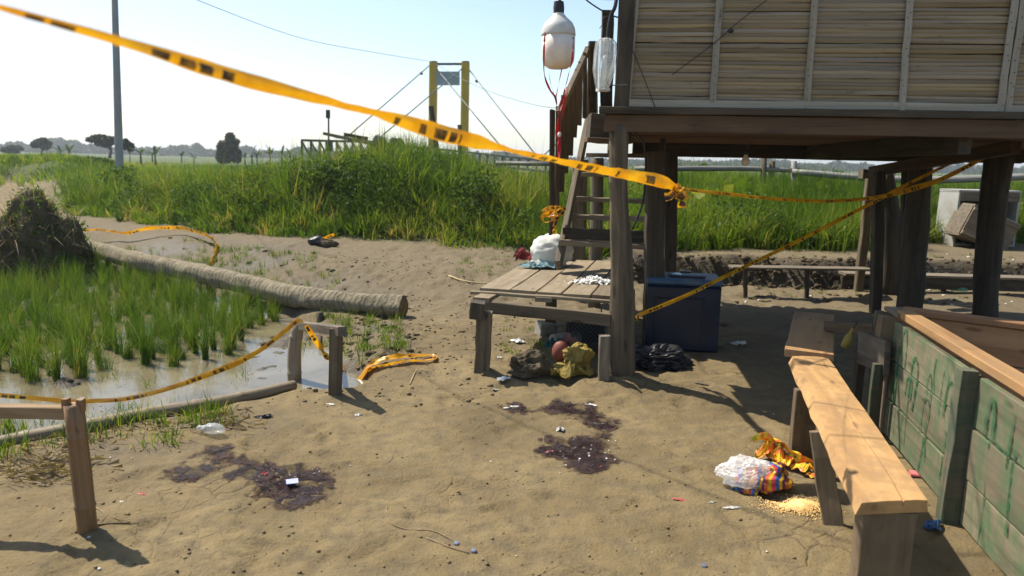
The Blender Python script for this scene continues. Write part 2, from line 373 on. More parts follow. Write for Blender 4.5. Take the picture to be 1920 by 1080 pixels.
def tape_mat():
    m, nt, b = new_mat('caution_tape')
    out = nt.nodes['Material Output']
    uv = coords(nt, 'UV'); sp = nt.nodes.new('ShaderNodeSeparateXYZ'); nt.links.new(uv, sp.inputs[0])
    u, v = sp.outputs[0], sp.outputs[1]
    # print: runs of heavy black capitals between plain stretches
    letter = nt.nodes.new('ShaderNodeTexVoronoi'); letter.voronoi_dimensions = '1D'; letter.inputs['W'].default_value = 0
    nt.links.new(mth(nt, 'MULTIPLY', u, 24.0), letter.inputs['W']); letter.inputs['Scale'].default_value = 1
    inl = mth(nt, 'LESS_THAN', letter.outputs['Distance'], 0.34)
    wn_ = nt.nodes.new('ShaderNodeTexNoise'); wn_.noise_dimensions = '1D'; wn_.inputs['Scale'].default_value = 4.2; wn_.inputs['Detail'].default_value = 2; nt.links.new(u, wn_.inputs['W'])
    word = mth(nt, 'GREATER_THAN', wn_.outputs['Fac'], 0.54)
    band = mth(nt, 'MULTIPLY', mth(nt, 'GREATER_THAN', v, 0.1), mth(nt, 'LESS_THAN', v, 0.72))
    f = mth(nt, 'MULTIPLY', mth(nt, 'MULTIPLY', inl, word), band)
    n = tex_noise(nt, coords(nt), 9, 4, 0.5)
    yc = ramp(nt, n, [(0.3, (.52, .21, .004)), (0.5, (.68, .32, .006)), (0.7, (.78, .42, .01))])
    c = mixc(nt, mth(nt, 'MULTIPLY', f, ramp(nt, tex_noise(nt, coords(nt), 22, 3, .6), [(.35, (.7, .7, .7)), (.6, (1, 1, 1))])), yc, (.018, .014, .010))
    nt.links.new(c, b.inputs['Base Color']); b.inputs['Roughness'].default_value = 0.35
    tl = nt.nodes.new('ShaderNodeBsdfTranslucent'); nt.links.new(c, tl.inputs[0])
    a = nt.nodes.new('ShaderNodeMixShader'); a.inputs[0].default_value = 0.38
    nt.links.new(b.outputs[0], a.inputs[1]); nt.links.new(tl.outputs[0], a.inputs[2]); nt.links.new(a.outputs[0], out.inputs[0])
    return m
M['tape'] = tape_mat()

def leafy(name, stops, trans=0.4, rough=0.5):
    m, nt, b = new_mat(name)
    out = nt.nodes['Material Output']
    at_ = nt.nodes.new('ShaderNodeAttribute'); at_.attribute_name = 'tint'
    c = ramp(nt, at_.outputs['Fac'], stops)
    nt.links.new(c, b.inputs['Base Color']); b.inputs['Roughness'].default_value = rough
    b.inputs['Specular IOR Level'].default_value = 0.18
    tl = nt.nodes.new('ShaderNodeBsdfTranslucent')
    nt.links.new(mixc(nt, 1.0, c, (1.25, 1.35, 0.55), 'MULTIPLY'), tl.inputs[0])
    a = nt.nodes.new('ShaderNodeMixShader'); a.inputs[0].default_value = trans
    nt.links.new(b.outputs[0], a.inputs[1]); nt.links.new(tl.outputs[0], a.inputs[2]); nt.links.new(a.outputs[0], out.inputs[0])
    return m
M['grass'] = leafy('tall_grass', [(0.0, (.028, .058, .008)), (0.4, (.080, .140, .015)), (0.7, (.155, .215, .023)), (0.88, (.26, .25, .05)), (1.0, (.34, .25, .11))], 0.45, .6)
M['rice'] = leafy('young_rice', [(0.0, (.035, .070, .012)), (0.5, (.075, .140, .020)), (0.82, (.14, .19, .03)), (1.0, (.25, .21, .075))], 0.42)
M['leaf_dark'] = leafy('shrub_leaf', [(0.0, (.030, .062, .010)), (0.5, (.078, .130, .018)), (0.85, (.15, .20, .03)), (1.0, (.2, .19, .05))], 0.38, .6)
M['leaf_tree'] = leafy('tree_leaf', [(0.0, (.022, .034, .016)), (0.6, (.042, .06, .026)), (1.0, (.075, .085, .035))], 0.2, 0.6)
M['leaf_banana'] = leafy('banana_leaf', [(0.0, (.04, .08, .03)), (1.0, (.10, .15, .05))], 0.3)
M['leaf_dead'] = leafy('dead_leaf', [(0.0, (.10, .07, .04)), (1.0, (.30, .22, .12))], 0.2)

def ground_mat():
    m, nt, b = new_mat('dusty_earth')
    geo = nt.nodes.new('ShaderNodeNewGeometry').outputs['Position']
    vs_ = mapping(nt, geo, (1, 1, 1))
    n1 = tex_noise(nt, vs_, 1.3, 6, 0.6, 0.4); n2 = tex_noise(nt, vs_, 9, 7, 0.7); n3 = tex_noise(nt, vs_, 60, 4, 0.6)
    base = ramp(nt, n1, [(0.26, (.100, .073, .034)), (0.48, (.170, .126, .060)), (0.74, (.228, .174, .088))])
    base = mixc(nt, ramp(nt, n2, [(0.35, (1, 1, 1)), (0.55, (0, 0, 0))]), base, (.125, .097, .054))
    sp = ramp(nt, n3, [(0.60, (0, 0, 0)), (0.72, (1, 1, 1))])
    base = mixc(nt, mth(nt, 'MULTIPLY', sp, 0.35), base, (.25, .20, .125))
    sp2 = ramp(nt, tex_noise(nt, mapping(nt, geo, (1, 1, 1), (3, 8, 1)), 35, 6, 0.75), [(0.62, (0, 0, 0)), (0.68, (1, 1, 1))])
    base = mixc(nt, mth(nt, 'MULTIPLY', sp2, 0.6), base, (.06, .047, .032))
    # shrinkage cracks
    vo = nt.nodes.new('ShaderNodeTexVoronoi'); vo.feature = 'DISTANCE_TO_EDGE'; vo.inputs['Scale'].default_value = 5.5
    wob = nt.nodes.new('ShaderNodeVectorMath'); wob.operation = 'ADD'
    nz = nt.nodes.new('ShaderNodeTexNoise'); nz.inputs['Scale'].default_value = 6; nt.links.new(geo, nz.inputs['Vector'])
    sc_ = nt.nodes.new('ShaderNodeVectorMath'); sc_.operation = 'SCALE'; sc_.inputs['Scale'].default_value = 0.12; nt.links.new(nz.outputs['Color'], sc_.inputs[0])
    nt.links.new(geo, wob.inputs[0]); nt.links.new(sc_.outputs[0], wob.inputs[1]); nt.links.new(wob.outputs[0], vo.inputs['Vector'])
    crk = ramp(nt, vo.outputs['Distance'], [(0.0, (1, 1, 1)), (0.035, (0.2, 0.2, 0.2)), (0.06, (0, 0, 0))])
    crk = mth(nt, 'MULTIPLY', crk, ramp(nt, tex_noise(nt, vs_, 1.1, 3, 0.5), [(0.50, (0, 0, 0)), (0.66, (1, 1, 1))]))
    base = mixc(nt, mth(nt, 'MULTIPLY', crk, 0.32), base, (.06, .045, .028))
    am = nt.nodes.new('ShaderNodeAttribute'); am.attribute_name = 'mud'
    ag = nt.nodes.new('ShaderNodeAttribute'); ag.attribute_name = 'green'
    agr = nt.nodes.new('ShaderNodeAttribute'); agr.attribute_name = 'greydirt'
    base = mixc(nt, agr.outputs['Fac'], base, mixc(nt, n2, (.085, .067, .040), (.19, .152, .093)))
    mudc = mixc(nt, n2, (.040, .034, .023), (.085, .070, .048))
    base = mixc(nt, am.outputs['Fac'], base, mudc)
    base = mixc(nt, ag.outputs['Fac'], base, mixc(nt, n2, (.045, .06, .018), (.09, .12, .03)))
    nt.links.new(base, b.inputs['Base Color'])
    rr = nt.nodes.new('ShaderNodeMapRange'); nt.links.new(am.outputs['Fac'], rr.inputs[0]); rr.inputs[3].default_value = 0.95; rr.inputs[4].default_value = 0.5
    nt.links.new(rr.outputs[0], b.inputs['Roughness']); b.inputs['Specular IOR Level'].default_value = 0.25
    hgt = mth(nt, 'ADD', mth(nt, 'ADD', mth(nt, 'MULTIPLY', n2, 1.0), mth(nt, 'MULTIPLY', n3, 0.35)), mth(nt, 'MULTIPLY', crk, -0.3))
    bump(nt, hgt, b, 0.7, 0.032)
    return m
M['ground'] = ground_mat()
def water_mat():
    m, nt, b = new_mat('muddy_water')
    v = nt.nodes.new('ShaderNodeNewGeometry').outputs['Position']
    n = tex_noise(nt, v, 2.2, 5, 0.6, 0.5)
    nt.links.new(ramp(nt, n, [(0.35, (.12, .10, .058)), (0.65, (.19, .162, .098))]), b.inputs['Base Color'])
    b.inputs['Roughness'].default_value = 0.07; b.inputs['Specular IOR Level'].default_value = 0.36
    bump(nt, tex_noise(nt, v, 9, 3, 0.5), b, 0.10, 0.01)
    return m
M['water'] = water_mat()
def stain_mat():
    m, nt, b = new_mat('dark_wet_stain')
    v = nt.nodes.new('ShaderNodeNewGeometry').outputs['Position']
    n = tex_noise(nt, v, 26, 6, 0.7, 0.5); n2 = tex_noise(nt, v, 7, 4, 0.6)
    w = nt.nodes.new('ShaderNodeAttribute'); w.attribute_name = 'wet'
    c = mixc(nt, w.outputs['Fac'], mixc(nt, n, (.055, .026, .019), (.10, .055, .035)), mixc(nt, n, (.011, .004, .0035), (.050, .022, .017)))
    nt.links.new(c, b.inputs['Base Color'])
    rr = nt.nodes.new('ShaderNodeMapRange'); nt.links.new(mth(nt, 'MULTIPLY', w.outputs['Fac'], n2), rr.inputs[0])
    rr.inputs[1].default_value = 0.2; rr.inputs[2].default_value = 0.55
    rr.inputs[3].default_value = 0.85; rr.inputs[4].default_value = 0.16; nt.links.new(rr.outputs[0], b.inputs['Roughness'])
    b.inputs['Specular IOR Level'].default_value = 0.36
    bump(nt, n, b, 1.0, 0.05)
    ed = nt.nodes.new('ShaderNodeAttribute'); ed.attribute_name = 'edge'
    tp = nt.nodes.new('ShaderNodeBsdfTransparent'); mx = nt.nodes.new('ShaderNodeMixShader')
    nf = tex_noise(nt, v, 55, 4, 0.7)
    fac = mth(nt, 'ADD', mth(nt, 'MULTIPLY', ed.outputs['Fac'], 1.5), mth(nt, 'MULTIPLY', mth(nt, 'SUBTRACT', nf, 0.55), 1.3), True)
    nt.links.new(fac, mx.inputs[0]); nt.links.new(tp.outputs[0], mx.inputs[1]); nt.links.new(b.outputs[0], mx.inputs[2])
    nt.links.new(mx.outputs[0], nt.nodes['Material Output'].inputs[0])
    return m
M['stain'] = stain_mat()
def pipe_mat():
    m, nt, b = new_mat('mud_coated_hose')
    v = coords(nt)
    sp = nt.nodes.new('ShaderNodeSeparateXYZ'); nt.links.new(v, sp.inputs[0])
    n = tex_noise(nt, mapping(nt, v, (8, 8, 8)), 1.0, 6, 0.7)
    w = mth(nt, 'SINE', mth(nt, 'ADD', mth(nt, 'MULTIPLY', sp.outputs[0], 104.0), mth(nt, 'MULTIPLY', n, 21.0)))
    c = ramp(nt, mth(nt, 'ADD', mth(nt, 'MULTIPLY', w, 0.10), n), [(0.25, (.10, .084, .055)), (0.5, (.21, .178, .118)), (0.75, (.285, .245, .165))])
    nt.links.new(c, b.inputs['Base Color']); b.inputs['Roughness'].default_value = 0.9; b.inputs['Specular IOR Level'].default_value = 0.15
    bump(nt, mth(nt, 'ADD', mth(nt, 'MULTIPLY', w, 0.35), mth(nt, 'MULTIPLY', n, 1.6)), b, 0.6, 0.014)
    return m
M['pipe'] = pipe_mat()

# ---------------------------------------------------------------- object helpers
WM = {}
def tag(o, label=None, cat=None, group=None, kind=None):
    if label: o['label'] = label
    if cat: o['category'] = cat
    if group: o['group'] = group
    if kind: o['kind'] = kind
    return o
def empty(name, loc, label, cat, group=None):
    o = bpy.data.objects.new(name, None); COL.objects.link(o); o.location = loc; o.empty_display_size = 0.1
    WM[o.name] = Matrix.Translation(loc)
    return tag(o, label, cat, group)
def link(name, me, mat, parent=None, Mx=None):
    o = bpy.data.objects.new(name, me); COL.objects.link(o)
    if mat is not None and not me.materials: me.materials.append(mat)
    Mx = Mx or Matrix.Identity(4)
    if parent is not None:
        o.parent = parent; o.matrix_basis = WM[parent.name].inverted() @ Mx
    else:
        o.matrix_basis = Mx
    WM[o.name] = Mx
    return o
def mesh(name, verts, faces, smooth=False):
    me = bpy.data.meshes.new(name); me.from_pydata([tuple(v) for v in verts], [], faces)
    if smooth: me.polygons.foreach_set('use_smooth', [True]*len(me.polygons))
    me.update(); return me
def frame(p0, p1, up=V((0, 0, 1))):           # local X from p0 to p1, Z near up
    x = (p1-p0).normalized()
    y = up.cross(x)
    if y.length < 1e-4: y = V((0, 1, 0)).cross(x)
    y.normalize(); z = x.cross(y)
    m = Matrix((x, y, z)).transposed().to_4x4(); m.translation = p0
    return m
def box_geo(L, w, t, ch=0.004, nseg=4, jit=0.0, rr=R, taper=1.0, rag=0.0):
    vs_, fs = [], []
    ch = min(ch, w*0.3, t*0.3)
    for i in range(nseg+1):
        f = i/nseg; k = 1+(taper-1)*f
        a, b = w/2*k, t/2*k
        dy, dz = rr.uniform(-jit, jit), rr.uniform(-jit, jit)
        for (y, z) in ((-a+ch, -b), (a-ch, -b), (a, -b+ch), (a, b-ch), (a-ch, b), (-a+ch, b), (-a, b-ch), (-a, -b+ch)):
            xx = L*f + (rr.uniform(-rag, rag) if i in (0, nseg) else 0)
            vs_.append((xx, y+dy+rr.uniform(-jit, jit)*.4, z+dz+rr.uniform(-jit, jit)*.4))
    for i in range(nseg):
        for j in range(8):
            a = i*8+j; b = i*8+(j+1) % 8
            fs.append((a, b, b+8, a+8))
    fs.append(tuple(range(7, -1, -1))); fs.append(tuple(nseg*8+j for j in range(8)))
    return vs_, fs
def board(name, p0, p1, w, t, mat, parent=None, up=V((0, 0, 1)), jit=0.002, nseg=4, ch=0.004, taper=1.0, rag=0.003):
    p0, p1 = V(p0), V(p1)
    vs_, fs = box_geo((p1-p0).length, w, t, ch, nseg, jit, R, taper, rag)
    return link(name, mesh(name, vs_, fs), mat, parent, frame(p0, p1, V(up)))
def block(name, c, sx, sy, sz, mat, parent=None, rz=0, ch=0.006, tilt=(0, 0)):   # box by centre of its base
    vs_, fs = box_geo(sx, sy, sz, ch, 1, 0)
    vs_ = [(x-sx/2, y, z+sz/2) for x, y, z in vs_]
    Mx = Matrix.Translation(c) @ Matrix.Rotation(rz, 4, 'Z') @ Matrix.Rotation(tilt[0], 4, 'X') @ Matrix.Rotation(tilt[1], 4, 'Y')
    return link(name, mesh(name, vs_, fs), mat, parent, Mx)
def catmull(P, n):
    P = [V(p) for p in P]; Q = [2*P[0]-P[1]]+P+[2*P[-1]-P[-2]]; out = []
    for i in range(1, len(Q)-2):
        for k in range(n):
            t = k/n; a, b, c, d = Q[i-1], Q[i], Q[i+1], Q[i+2]
            out.append(0.5*((2*b)+(c-a)*t+(2*a-5*b+4*c-d)*t*t+(3*b-a-3*c+d)*t*t*t))
    out.append(P[-1]); return out
def tube_geo(pts, radii, sides=10, caps=True, lump=0.0, seed=0):
    vs_, fs = [], []; n = len(pts)
    prev = None
    for i, p in enumerate(pts):
        t = (pts[min(i+1, n-1)]-pts[max(i-1, 0)]).normalized()
        if prev is None:
            a = t.orthogonal().normalized()
        else:
            a = (prev - t*prev.dot(t)).normalized()
        prev = a; b = t.cross(a)
        for j in range(sides):
            an = 2*math.pi*j/sides
            r = radii[i]
            d = a*math.cos(an)+b*math.sin(an)
            if lump: r *= 1+lump*mnoise.noise(p*3.5+d*1.3+V((seed, 0, 0)))+lump*.55*mnoise.noise(V((d.x*4.5+seed, d.y*4.5, (p.x+p.y+p.z)*1.7)))
            vs_.append(p+d*r)
    for i in range(n-1):
        for j in range(sides):
            fs.append((i*sides+j, i*sides+(j+1) % sides, (i+1)*sides+(j+1) % sides, (i+1)*sides+j))
    if caps:
        fs.append(tuple(range(sides-1, -1, -1))); fs.append(tuple((n-1)*sides+j for j in range(sides)))
    return vs_, fs
def pole(name, pts, radii, mat, parent=None, sides=10, sub=4, lump=0.0, nodes=0, smooth=True):
    pts = [V(p) for p in pts]
    if len(radii) == 1: radii = radii*len(pts)
    C = catmull(pts, sub) if len(pts) > 2 or sub > 1 else pts
    rr = np.interp(np.linspace(0, len(pts)-1, len(C)), range(len(pts)), radii)
    if nodes:                                 # bamboo: swollen rings
        L = (pts[-1]-pts[0]).length; xs = [i/(len(C)-1) for i in range(len(C))]
        C2, r2 = [], []
        stops = sorted(set([round(x, 4) for x in xs]+[round(min(max((k+.5)/nodes+e, 0), 1), 4) for k in range(nodes) for e in (-.012, 0, .012)]))
        for s in stops:
            f = s*(len(C)-1); i = min(int(f), len(C)-2); C2.append(C[i].lerp(C[i+1], f-i))
            k = min(abs(s-(q+.5)/nodes) for q in range(nodes))
            r2.append(float(np.interp(s, xs, rr))*(1.10 if k < .004 else 1.0))
        C, rr = C2, r2
    vs_, fs = tube_geo(C, list(rr), sides, True, lump, R.random()*50)
    F = frame(pts[0], pts[-1]); Fi = F.inverted()
    return link(name, mesh(name, [Fi @ v for v in vs_], fs, smooth), mat, parent, F)
def wire(name, pts, r, mat, parent=None, sides=5, sub=8):
    return pole(name, pts, [r], mat, parent, sides, sub)

def ico_blob(c, rad, amp, freq, seed, sub=3, ridged=True, flat=None):
    import bmesh
    bm = bmesh.new(); bmesh.ops.create_icosphere(bm, subdivisions=sub, radius=1.0)
    vs_ = []
    for v in bm.verts:
        p = v.co.copy()
        n = mnoise.noise(p*freq+V((seed, seed*1.7, 0))); n2 = mnoise.noise(p*freq*2.3+V((0, seed, 3)))
        if ridged:
            w = p + V((mnoise.noise(p*2+V((seed, 0, 9))), mnoise.noise(p*2+V((0, seed, 5))), 0))*.35
            k = .9*n
            for q_, (f_, g_) in enumerate(((1.3, .75), (2.7, .5), (5.2, .30), (9.5, .16))):
                k += g_*(.55-1.6*abs(mnoise.noise(V((w.x*f_*freq*.7, w.y*f_*freq*.7, w.z*f_*freq*1.2))+V((seed+q_*7, q_*3, seed)))))
        else: k = n + 0.5*n2
        q = p*(1+amp*k)
        q = V((q.x*rad[0], q.y*rad[1], q.z*rad[2]))
        if flat is not None and q.z < flat*rad[2]: q.z = flat*rad[2] + 0.12*(q.z-flat*rad[2])
        vs_.append(q)
    fs = [tuple(v.index for v in f.verts) for f in bm.faces]; bm.free()
    return vs_, fs
def blob(name, c, rad, mat, parent=None, amp=0.25, freq=1.5, seed=0, sub=3, rz=0.0, ridged=True, flat=-0.45, smooth=True, tilt=0.0):
    vs_, fs = ico_blob(c, rad, amp, freq, seed, sub, ridged, flat)
    Mx = Matrix.Translation(V(c)) @ Matrix.Rotation(rz, 4, 'Z') @ Matrix.Rotation(tilt, 4, 'Y')
    return link(name, mesh(name, vs_, fs, smooth), mat, parent, Mx)
def joined(name, parts, mat, parent=None, smooth=False, Mx=None):   # several shapes of one part
    vs_, fs = [], []
    for v, f in parts:
        o = len(vs_); vs_ += list(v); fs += [tuple(i+o for i in q) for q in f]
    if Mx is None:
        c = V((0, 0, 0))
        for v in vs_: c += V(v)
        Mx = Matrix.Translation(c/len(vs_)); inv = Mx.inverted(); vs_ = [inv @ V(v) for v in vs_]
    return link(name, mesh(name, vs_, fs, smooth), mat, parent, Mx)
def np_mesh(name, verts, quads=None, tris=None, attr=None, smooth=False):
    me = bpy.data.meshes.new(name)
    nq = 0 if quads is None else len(quads); nt_ = 0 if tris is None else len(tris)
    me.vertices.add(len(verts)); me.vertices.foreach_set('co', np.asarray(verts, np.float32).ravel())
    idx = np.concatenate([a.ravel() for a in (quads, tris) if a is not None]).astype(np.int32)
    me.loops.add(len(idx)); me.loops.foreach_set('vertex_index', idx)
    me.polygons.add(nq+nt_)
    st = np.concatenate([np.arange(nq)*4, nq*4+np.arange(nt_)*3]).astype(np.int32)
    me.polygons.foreach_set('loop_start', st)
    for k, a in (attr or {}).items():
        A_ = me.attributes.new(k, 'FLOAT', 'POINT'); A_.data.foreach_set('value', np.asarray(a, np.float32))
    if smooth: me.polygons.foreach_set('use_smooth', np.ones(nq+nt_, bool))
    me.update(calc_edges=True); me.validate(); return me

def ribbon(name, ctrl, mat, parent=None, sub=10, curl=0.15, seed=1, sun_edge_on=False):
    """ctrl: (point, width, roll in degrees about the run, 0 = upright)."""
    P = catmull([c[0] for c in ctrl], sub)
    t_ = np.linspace(0, len(ctrl)-1, len(P))
    W = np.interp(t_, range(len(ctrl)), [c[1] for c in ctrl]); A = np.interp(t_, range(len(ctrl)), [c[2] for c in ctrl])
    vs_, fs, uv = [], [], []; n = len(P); K = 4; s = 0
    for i, p in enumerate(P):
        t = (P[min(i+1, n-1)]-P[max(i-1, 0)]).normalized()
        side = V((0, 0, 1)) - t*t.z
        if side.length < 0.05: side = V((1, 0, 0)) - t*t.x
        side.normalize(); nor = t.cross(side)
        a = math.radians(A[i] + 14*mnoise.noise(V((s*9, seed, 0))))
        if sun_edge_on:                              # roll shaped edge-on to the sun, so its cast shadow nearly vanishes
            l_ = V((-SHX, -SHY, 1)); l_ = (l_-t*l_.dot(t)).normalized(); a = math.radians(7*mnoise.noise(V((s*6, seed, 0)))); d = l_*math.cos(a)+t.cross(l_)*math.sin(a)
        else: d = side*math.cos(a)+nor*math.sin(a)
        e = t.cross(d)
        if i: s += (p-P[i-1]).length
        w = W[i]*(1+0.12*mnoise.noise(V((s*14, seed*3, 1))))
        for k in range(K+1):
            f = k/K-0.5
            wob = curl*w*(mnoise.noise(V((s*16, f*3+seed, 4)))+(0.5-4*f*f)*0.5)
            vs_.append(p+d*(f*w)+e*wob); uv.append((s, k/K))
    for i in range(n-1):
        for k in range(K):
            a = i*(K+1)+k; fs.append((a, a+1, a+K+2, a+K+1))
    c = P[len(P)//2]
    me = mesh(name, [v-c for v in vs_], fs, True)
    u = me.uv_layers.new(name='UVMap')
    for l in me.loops: u.data[l.index].uv = uv[l.vertex_index]
    return link(name, me, mat, parent, Matrix.Translation(c))
def crumple(name, c, sx_, sy_, h, mat, parent=None, seed=1, rz=0.0, n=13):
    vs_, fs = [], []
    for i in range(n):
        for j in range(n):
            u, v = 2*i/(n-1)-1, 2*j/(n-1)-1
            k = 1+.45*mnoise.noise(V((math.atan2(v, u)*1.3, seed, 2)))
            x, y = u*math.sqrt(1-v*v*.5)*k, v*math.sqrt(1-u*u*.5)*k
            p = V((x*1.6+seed, y*1.6, seed*.7))
            z = abs(mnoise.noise(p))*1.1+.6*abs(mnoise.noise(p*2.3))+.3*abs(mnoise.noise(p*5))
            r_ = math.hypot(x, y); z = z*(1.0-.45*r_)+.05
            vs_.append((x*sx_*(1-.3*z)+.15*sx_*mnoise.noise(p*1.7), y*sy_*(1-.3*z)+.15*sy_*mnoise.noise(p*1.9+V((5, 0, 0))), max(.002, z*h*1.6)))
    for i in range(n-1):
        for j in range(n-1):
            a = i*n+j; fs += [(a, a+n, a+n+1), (a, a+n+1, a+1)] if (i+j) % 2 else [(a, a+n, a+1), (a+n, a+n+1, a+1)]
    return link(name, mesh(name, vs_, fs, False), mat, parent, Matrix.Translation(V(c)) @ Matrix.Rotation(rz, 4, 'Z'))
#@@SPLIT
# ---------------------------------------------------------------- ground sheet and water
def axis(lo, hi, step, far_lo, far_hi, g):
    a = list(np.arange(lo, hi+1e-6, step)); s = step; x = a[-1]
    while x < far_hi: s *= g; x += s; a.append(x)
    s = step; x = a[0]; pre = []
    while x > far_lo: s *= g; x -= s; pre.append(x)
    return np.array(pre[::-1]+a)
ax = axis(-3.6, 3.0, 0.028, -1500, 1500, 1.07); ay = axis(2.0, 7.4, 0.022, -60, 2200, 1.028)
XX, YY = np.meshgrid(ax, ay)
ZZ = terrain(XX, YY)
nx, ny = len(ax), len(ay)
ii = np.arange(nx*ny).reshape(ny, nx)
quads = np.stack([ii[:-1, :-1], ii[:-1, 1:], ii[1:, 1:], ii[1:, :-1]], -1).reshape(-1, 4)
ins = poly_sd(XX, YY, POND) + 0.16*fbm(XX, YY, 1.4, 3, 9)
mud = sst(-0.22, 0.05, ins)*(0.55+0.45*sst(-0.02, -0.12, ZZ))
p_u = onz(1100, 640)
mud = np.maximum(mud, 0.55*np.exp(-(((XX-p_u.x)/.7)**2+((YY-p_u.y)/.5)**2)))  # also darkens an oval of ground under the platform
dgr = YY - np.interp(XX, GX, GY)
green = np.maximum(sst(0.0, 0.8, dgr+0.4*fbm(XX, YY, 1.5, 3, 2))*sst(1.2, 0.4, XX), sst(.1, .7, YY-9.95-.155*XX)*sst(0.3, 1.2, XX)*(1-(np.abs(XX-7.4) < 1.4)*(YY < 12.2)))
trk = sst(-.57, -.63, XX/np.maximum(YY, 1))*sst(14, 16, YY)*sst(33, 31, YY)
green = green*(1-trk)
gd = sst(6.6, 7.8, YY+0.3*fbm(XX, YY, 0.8, 3, 4))*0.75*(1-trk)
for (px, py, rx, ry, k) in ((690, 640, .42, .75, .8), (280, 478, 2.2, .9, .85), (440, 505, 1.1, .8, .8), (580, 545, .7, .6, .75), (690, 560, .5, .5, .5), (180, 850, .5, .25, .45), (420, 790, .5, .15, .4)):
    q_ = onz(px, py); mud = np.maximum(mud, k*np.exp(-(((XX-q_.x)/rx)**2+((YY-q_.y)/ry)**2))*np.clip(.75+1.4*fbm(XX, YY, 2.2, 4, 19), 0, 1))
stepy = 9.55+0.04*XX+0.25*fbm(XX, YY*0, 0.7, 3, 5)+.05*fbm(XX, YY*0, 4., 2, 6)
mud = np.maximum(mud, .85*sst(-.12, .0, YY-stepy)*sst(.26, .16, YY-stepy)*sst(.9, 1.6, XX))
me = np_mesh('ground', np.stack([XX, YY, ZZ], -1).reshape(-1, 3), quads, None,
             {'mud': mud.ravel(), 'green': green.ravel(), 'greydirt': gd.ravel()}, True)
tag(link('ground', me, M['ground']), 'dusty sunlit earth with cracks and footmarks', kind='structure')
wv = [(-40, -5, WATER_Z), (0.5, -5, WATER_Z)]
pw = [V((x, y, WATER_Z)) for x, y in POND]
cen = sum((p for p in pw), V((0, 0, 0)))/len(pw)
big = [cen+(p-cen)*1.06 for p in pw]
tag(link('pond_water', mesh('pond_water', big, [tuple(range(len(big)))]), M['water']), 'shallow muddy water around the rice shoots', kind='structure')

# ---------------------------------------------------------------- grass and leaves (countless: stuff)
def blades(pos, h, w, lean, levels=3, rng=NP, tint=None, droop=0.6, az=None):
    n = len(pos); az = rng.uniform(0, 2*np.pi, n) if az is None else az; fa = rng.uniform(0, 2*np.pi, n)
    wx, wy = np.cos(fa)*w/2, np.sin(fa)*w/2
    dx, dy = np.cos(az)*lean, np.sin(az)*lean
    vl = []
    for k in range(levels):
        f = k/levels; s = (1-f**1.6)
        zz = h*(f - droop*lean*f*f*0.5); off = h*f**1.8
        for sg in (-1, 1):
            vl.append(np.stack([pos[:, 0]+dx*off+sg*wx*s, pos[:, 1]+dy*off+sg*wy*s, pos[:, 2]+zz], -1))
    vl.append(np.stack([pos[:, 0]+dx*h, pos[:, 1]+dy*h, pos[:, 2]+h*(1-droop*lean*.5)], -1))
    vpb = 2*levels+1
    verts = np.stack(vl, 1).reshape(-1, 3)
    b = (np.arange(n)*vpb)[:, None]
    q = np.concatenate([b+np.array([[2*k, 2*k+1, 2*k+3, 2*k+2]]) for k in range(levels-1)], 0) if levels > 1 else None
    t = b+np.array([[2*levels-2, 2*levels-1, 2*levels]])
    tn = np.repeat(tint if tint is not None else rng.uniform(0, 1, n), vpb)
    return verts, q, t, tn
def leaves(pos, size, rng=NP, tint=None, up=0.3, asp=0.5):
    n = len(pos)
    d = rng.normal(size=(n, 3)); d[:, 2] += up; d /= np.linalg.norm(d, axis=1)[:, None]
    e = rng.normal(size=(n, 3)); e -= d*(e*d).sum(1)[:, None]; e /= np.linalg.norm(e, axis=1)[:, None]
    s = np.asarray(size)[:, None] if np.ndim(size) else size
    p0 = pos-d*s*.5; p2 = pos+d*s*.5; p1 = pos+e*s*asp*.5; p3 = pos-e*s*asp*.5
    verts = np.stack([p0, p1, p2, p3], 1).reshape(-1, 3)
    q = np.arange(n*4).reshape(-1, 4)
    return verts, q, None, np.repeat(tint if tint is not None else rng.uniform(0, 1, n), 4)
def veg(name, data, mat, label=None, parent=None, kind='stuff', cat=None, Mx=None, group=None):
    v, q, t, tn = data
    if Mx is not None:
        inv = np.array(Mx.inverted()); v = v@inv[:3, :3].T+inv[:3, 3]
    o = link(name, np_mesh(name, v, q, t, {'tint': tn}), mat, parent, Mx)
    return tag(o, label, cat, group, kind)
def scatter(n, x0, x1, y0, y1, keep):
    x = NP.uniform(x0, x1, n); y = NP.uniform(y0, y1, n); p = NP.uniform(0, 1, n)
    m = keep(x, y) > p
    x, y = x[m], y[m]
    return np.stack([x, y, terrain(x, y, False)-0.01], -1)

# the tall grass on the bank, thinning out downhill
def kbank(x, y):
    d = y-np.interp(x, GX, GY)+0.5*fbm(x, y, 1.3, 3, 2)
    return sst(-0.1, 0.5, d)*(0.5+0.5*sst(-.15, .15, fbm(x, y, 0.9, 3, 14)))*(1-sst(-.57, -.62, x/y)*sst(13.5, 15, y)*sst(32.5, 31.5, y))*(x < 1.6)
p = np.concatenate([scatter(110000, -15, 1.6, 11.2, 20, kbank), scatter(80000, -26, 3, 18, 38, kbank)])
d = p[:, 1]-np.interp(p[:, 0], GX, GY)
cl = fbm(p[:, 0], p[:, 1], 0.8, 4, 33)
hh = (0.20+0.34*sst(0.0, 1.6, d))*np.clip(1+2.0*cl, .35, 1.9)*NP.uniform(.45, 1.15, len(p))*np.interp(p[:, 0], [-12, -6, -3, 0], [0.8, 0.75, 0.95, 0.9])
dry = sst(1.0, 0.1, d+0.5*cl)*NP.uniform(0, 1, len(p))*sst(-2.0, -5, p[:, 0])*0.7
tn = np.clip(0.36+0.9*fbm(p[:, 0], p[:, 1], 0.6, 4, 71)+NP.normal(0, .16, len(p))+dry*0.7, 0, 1)
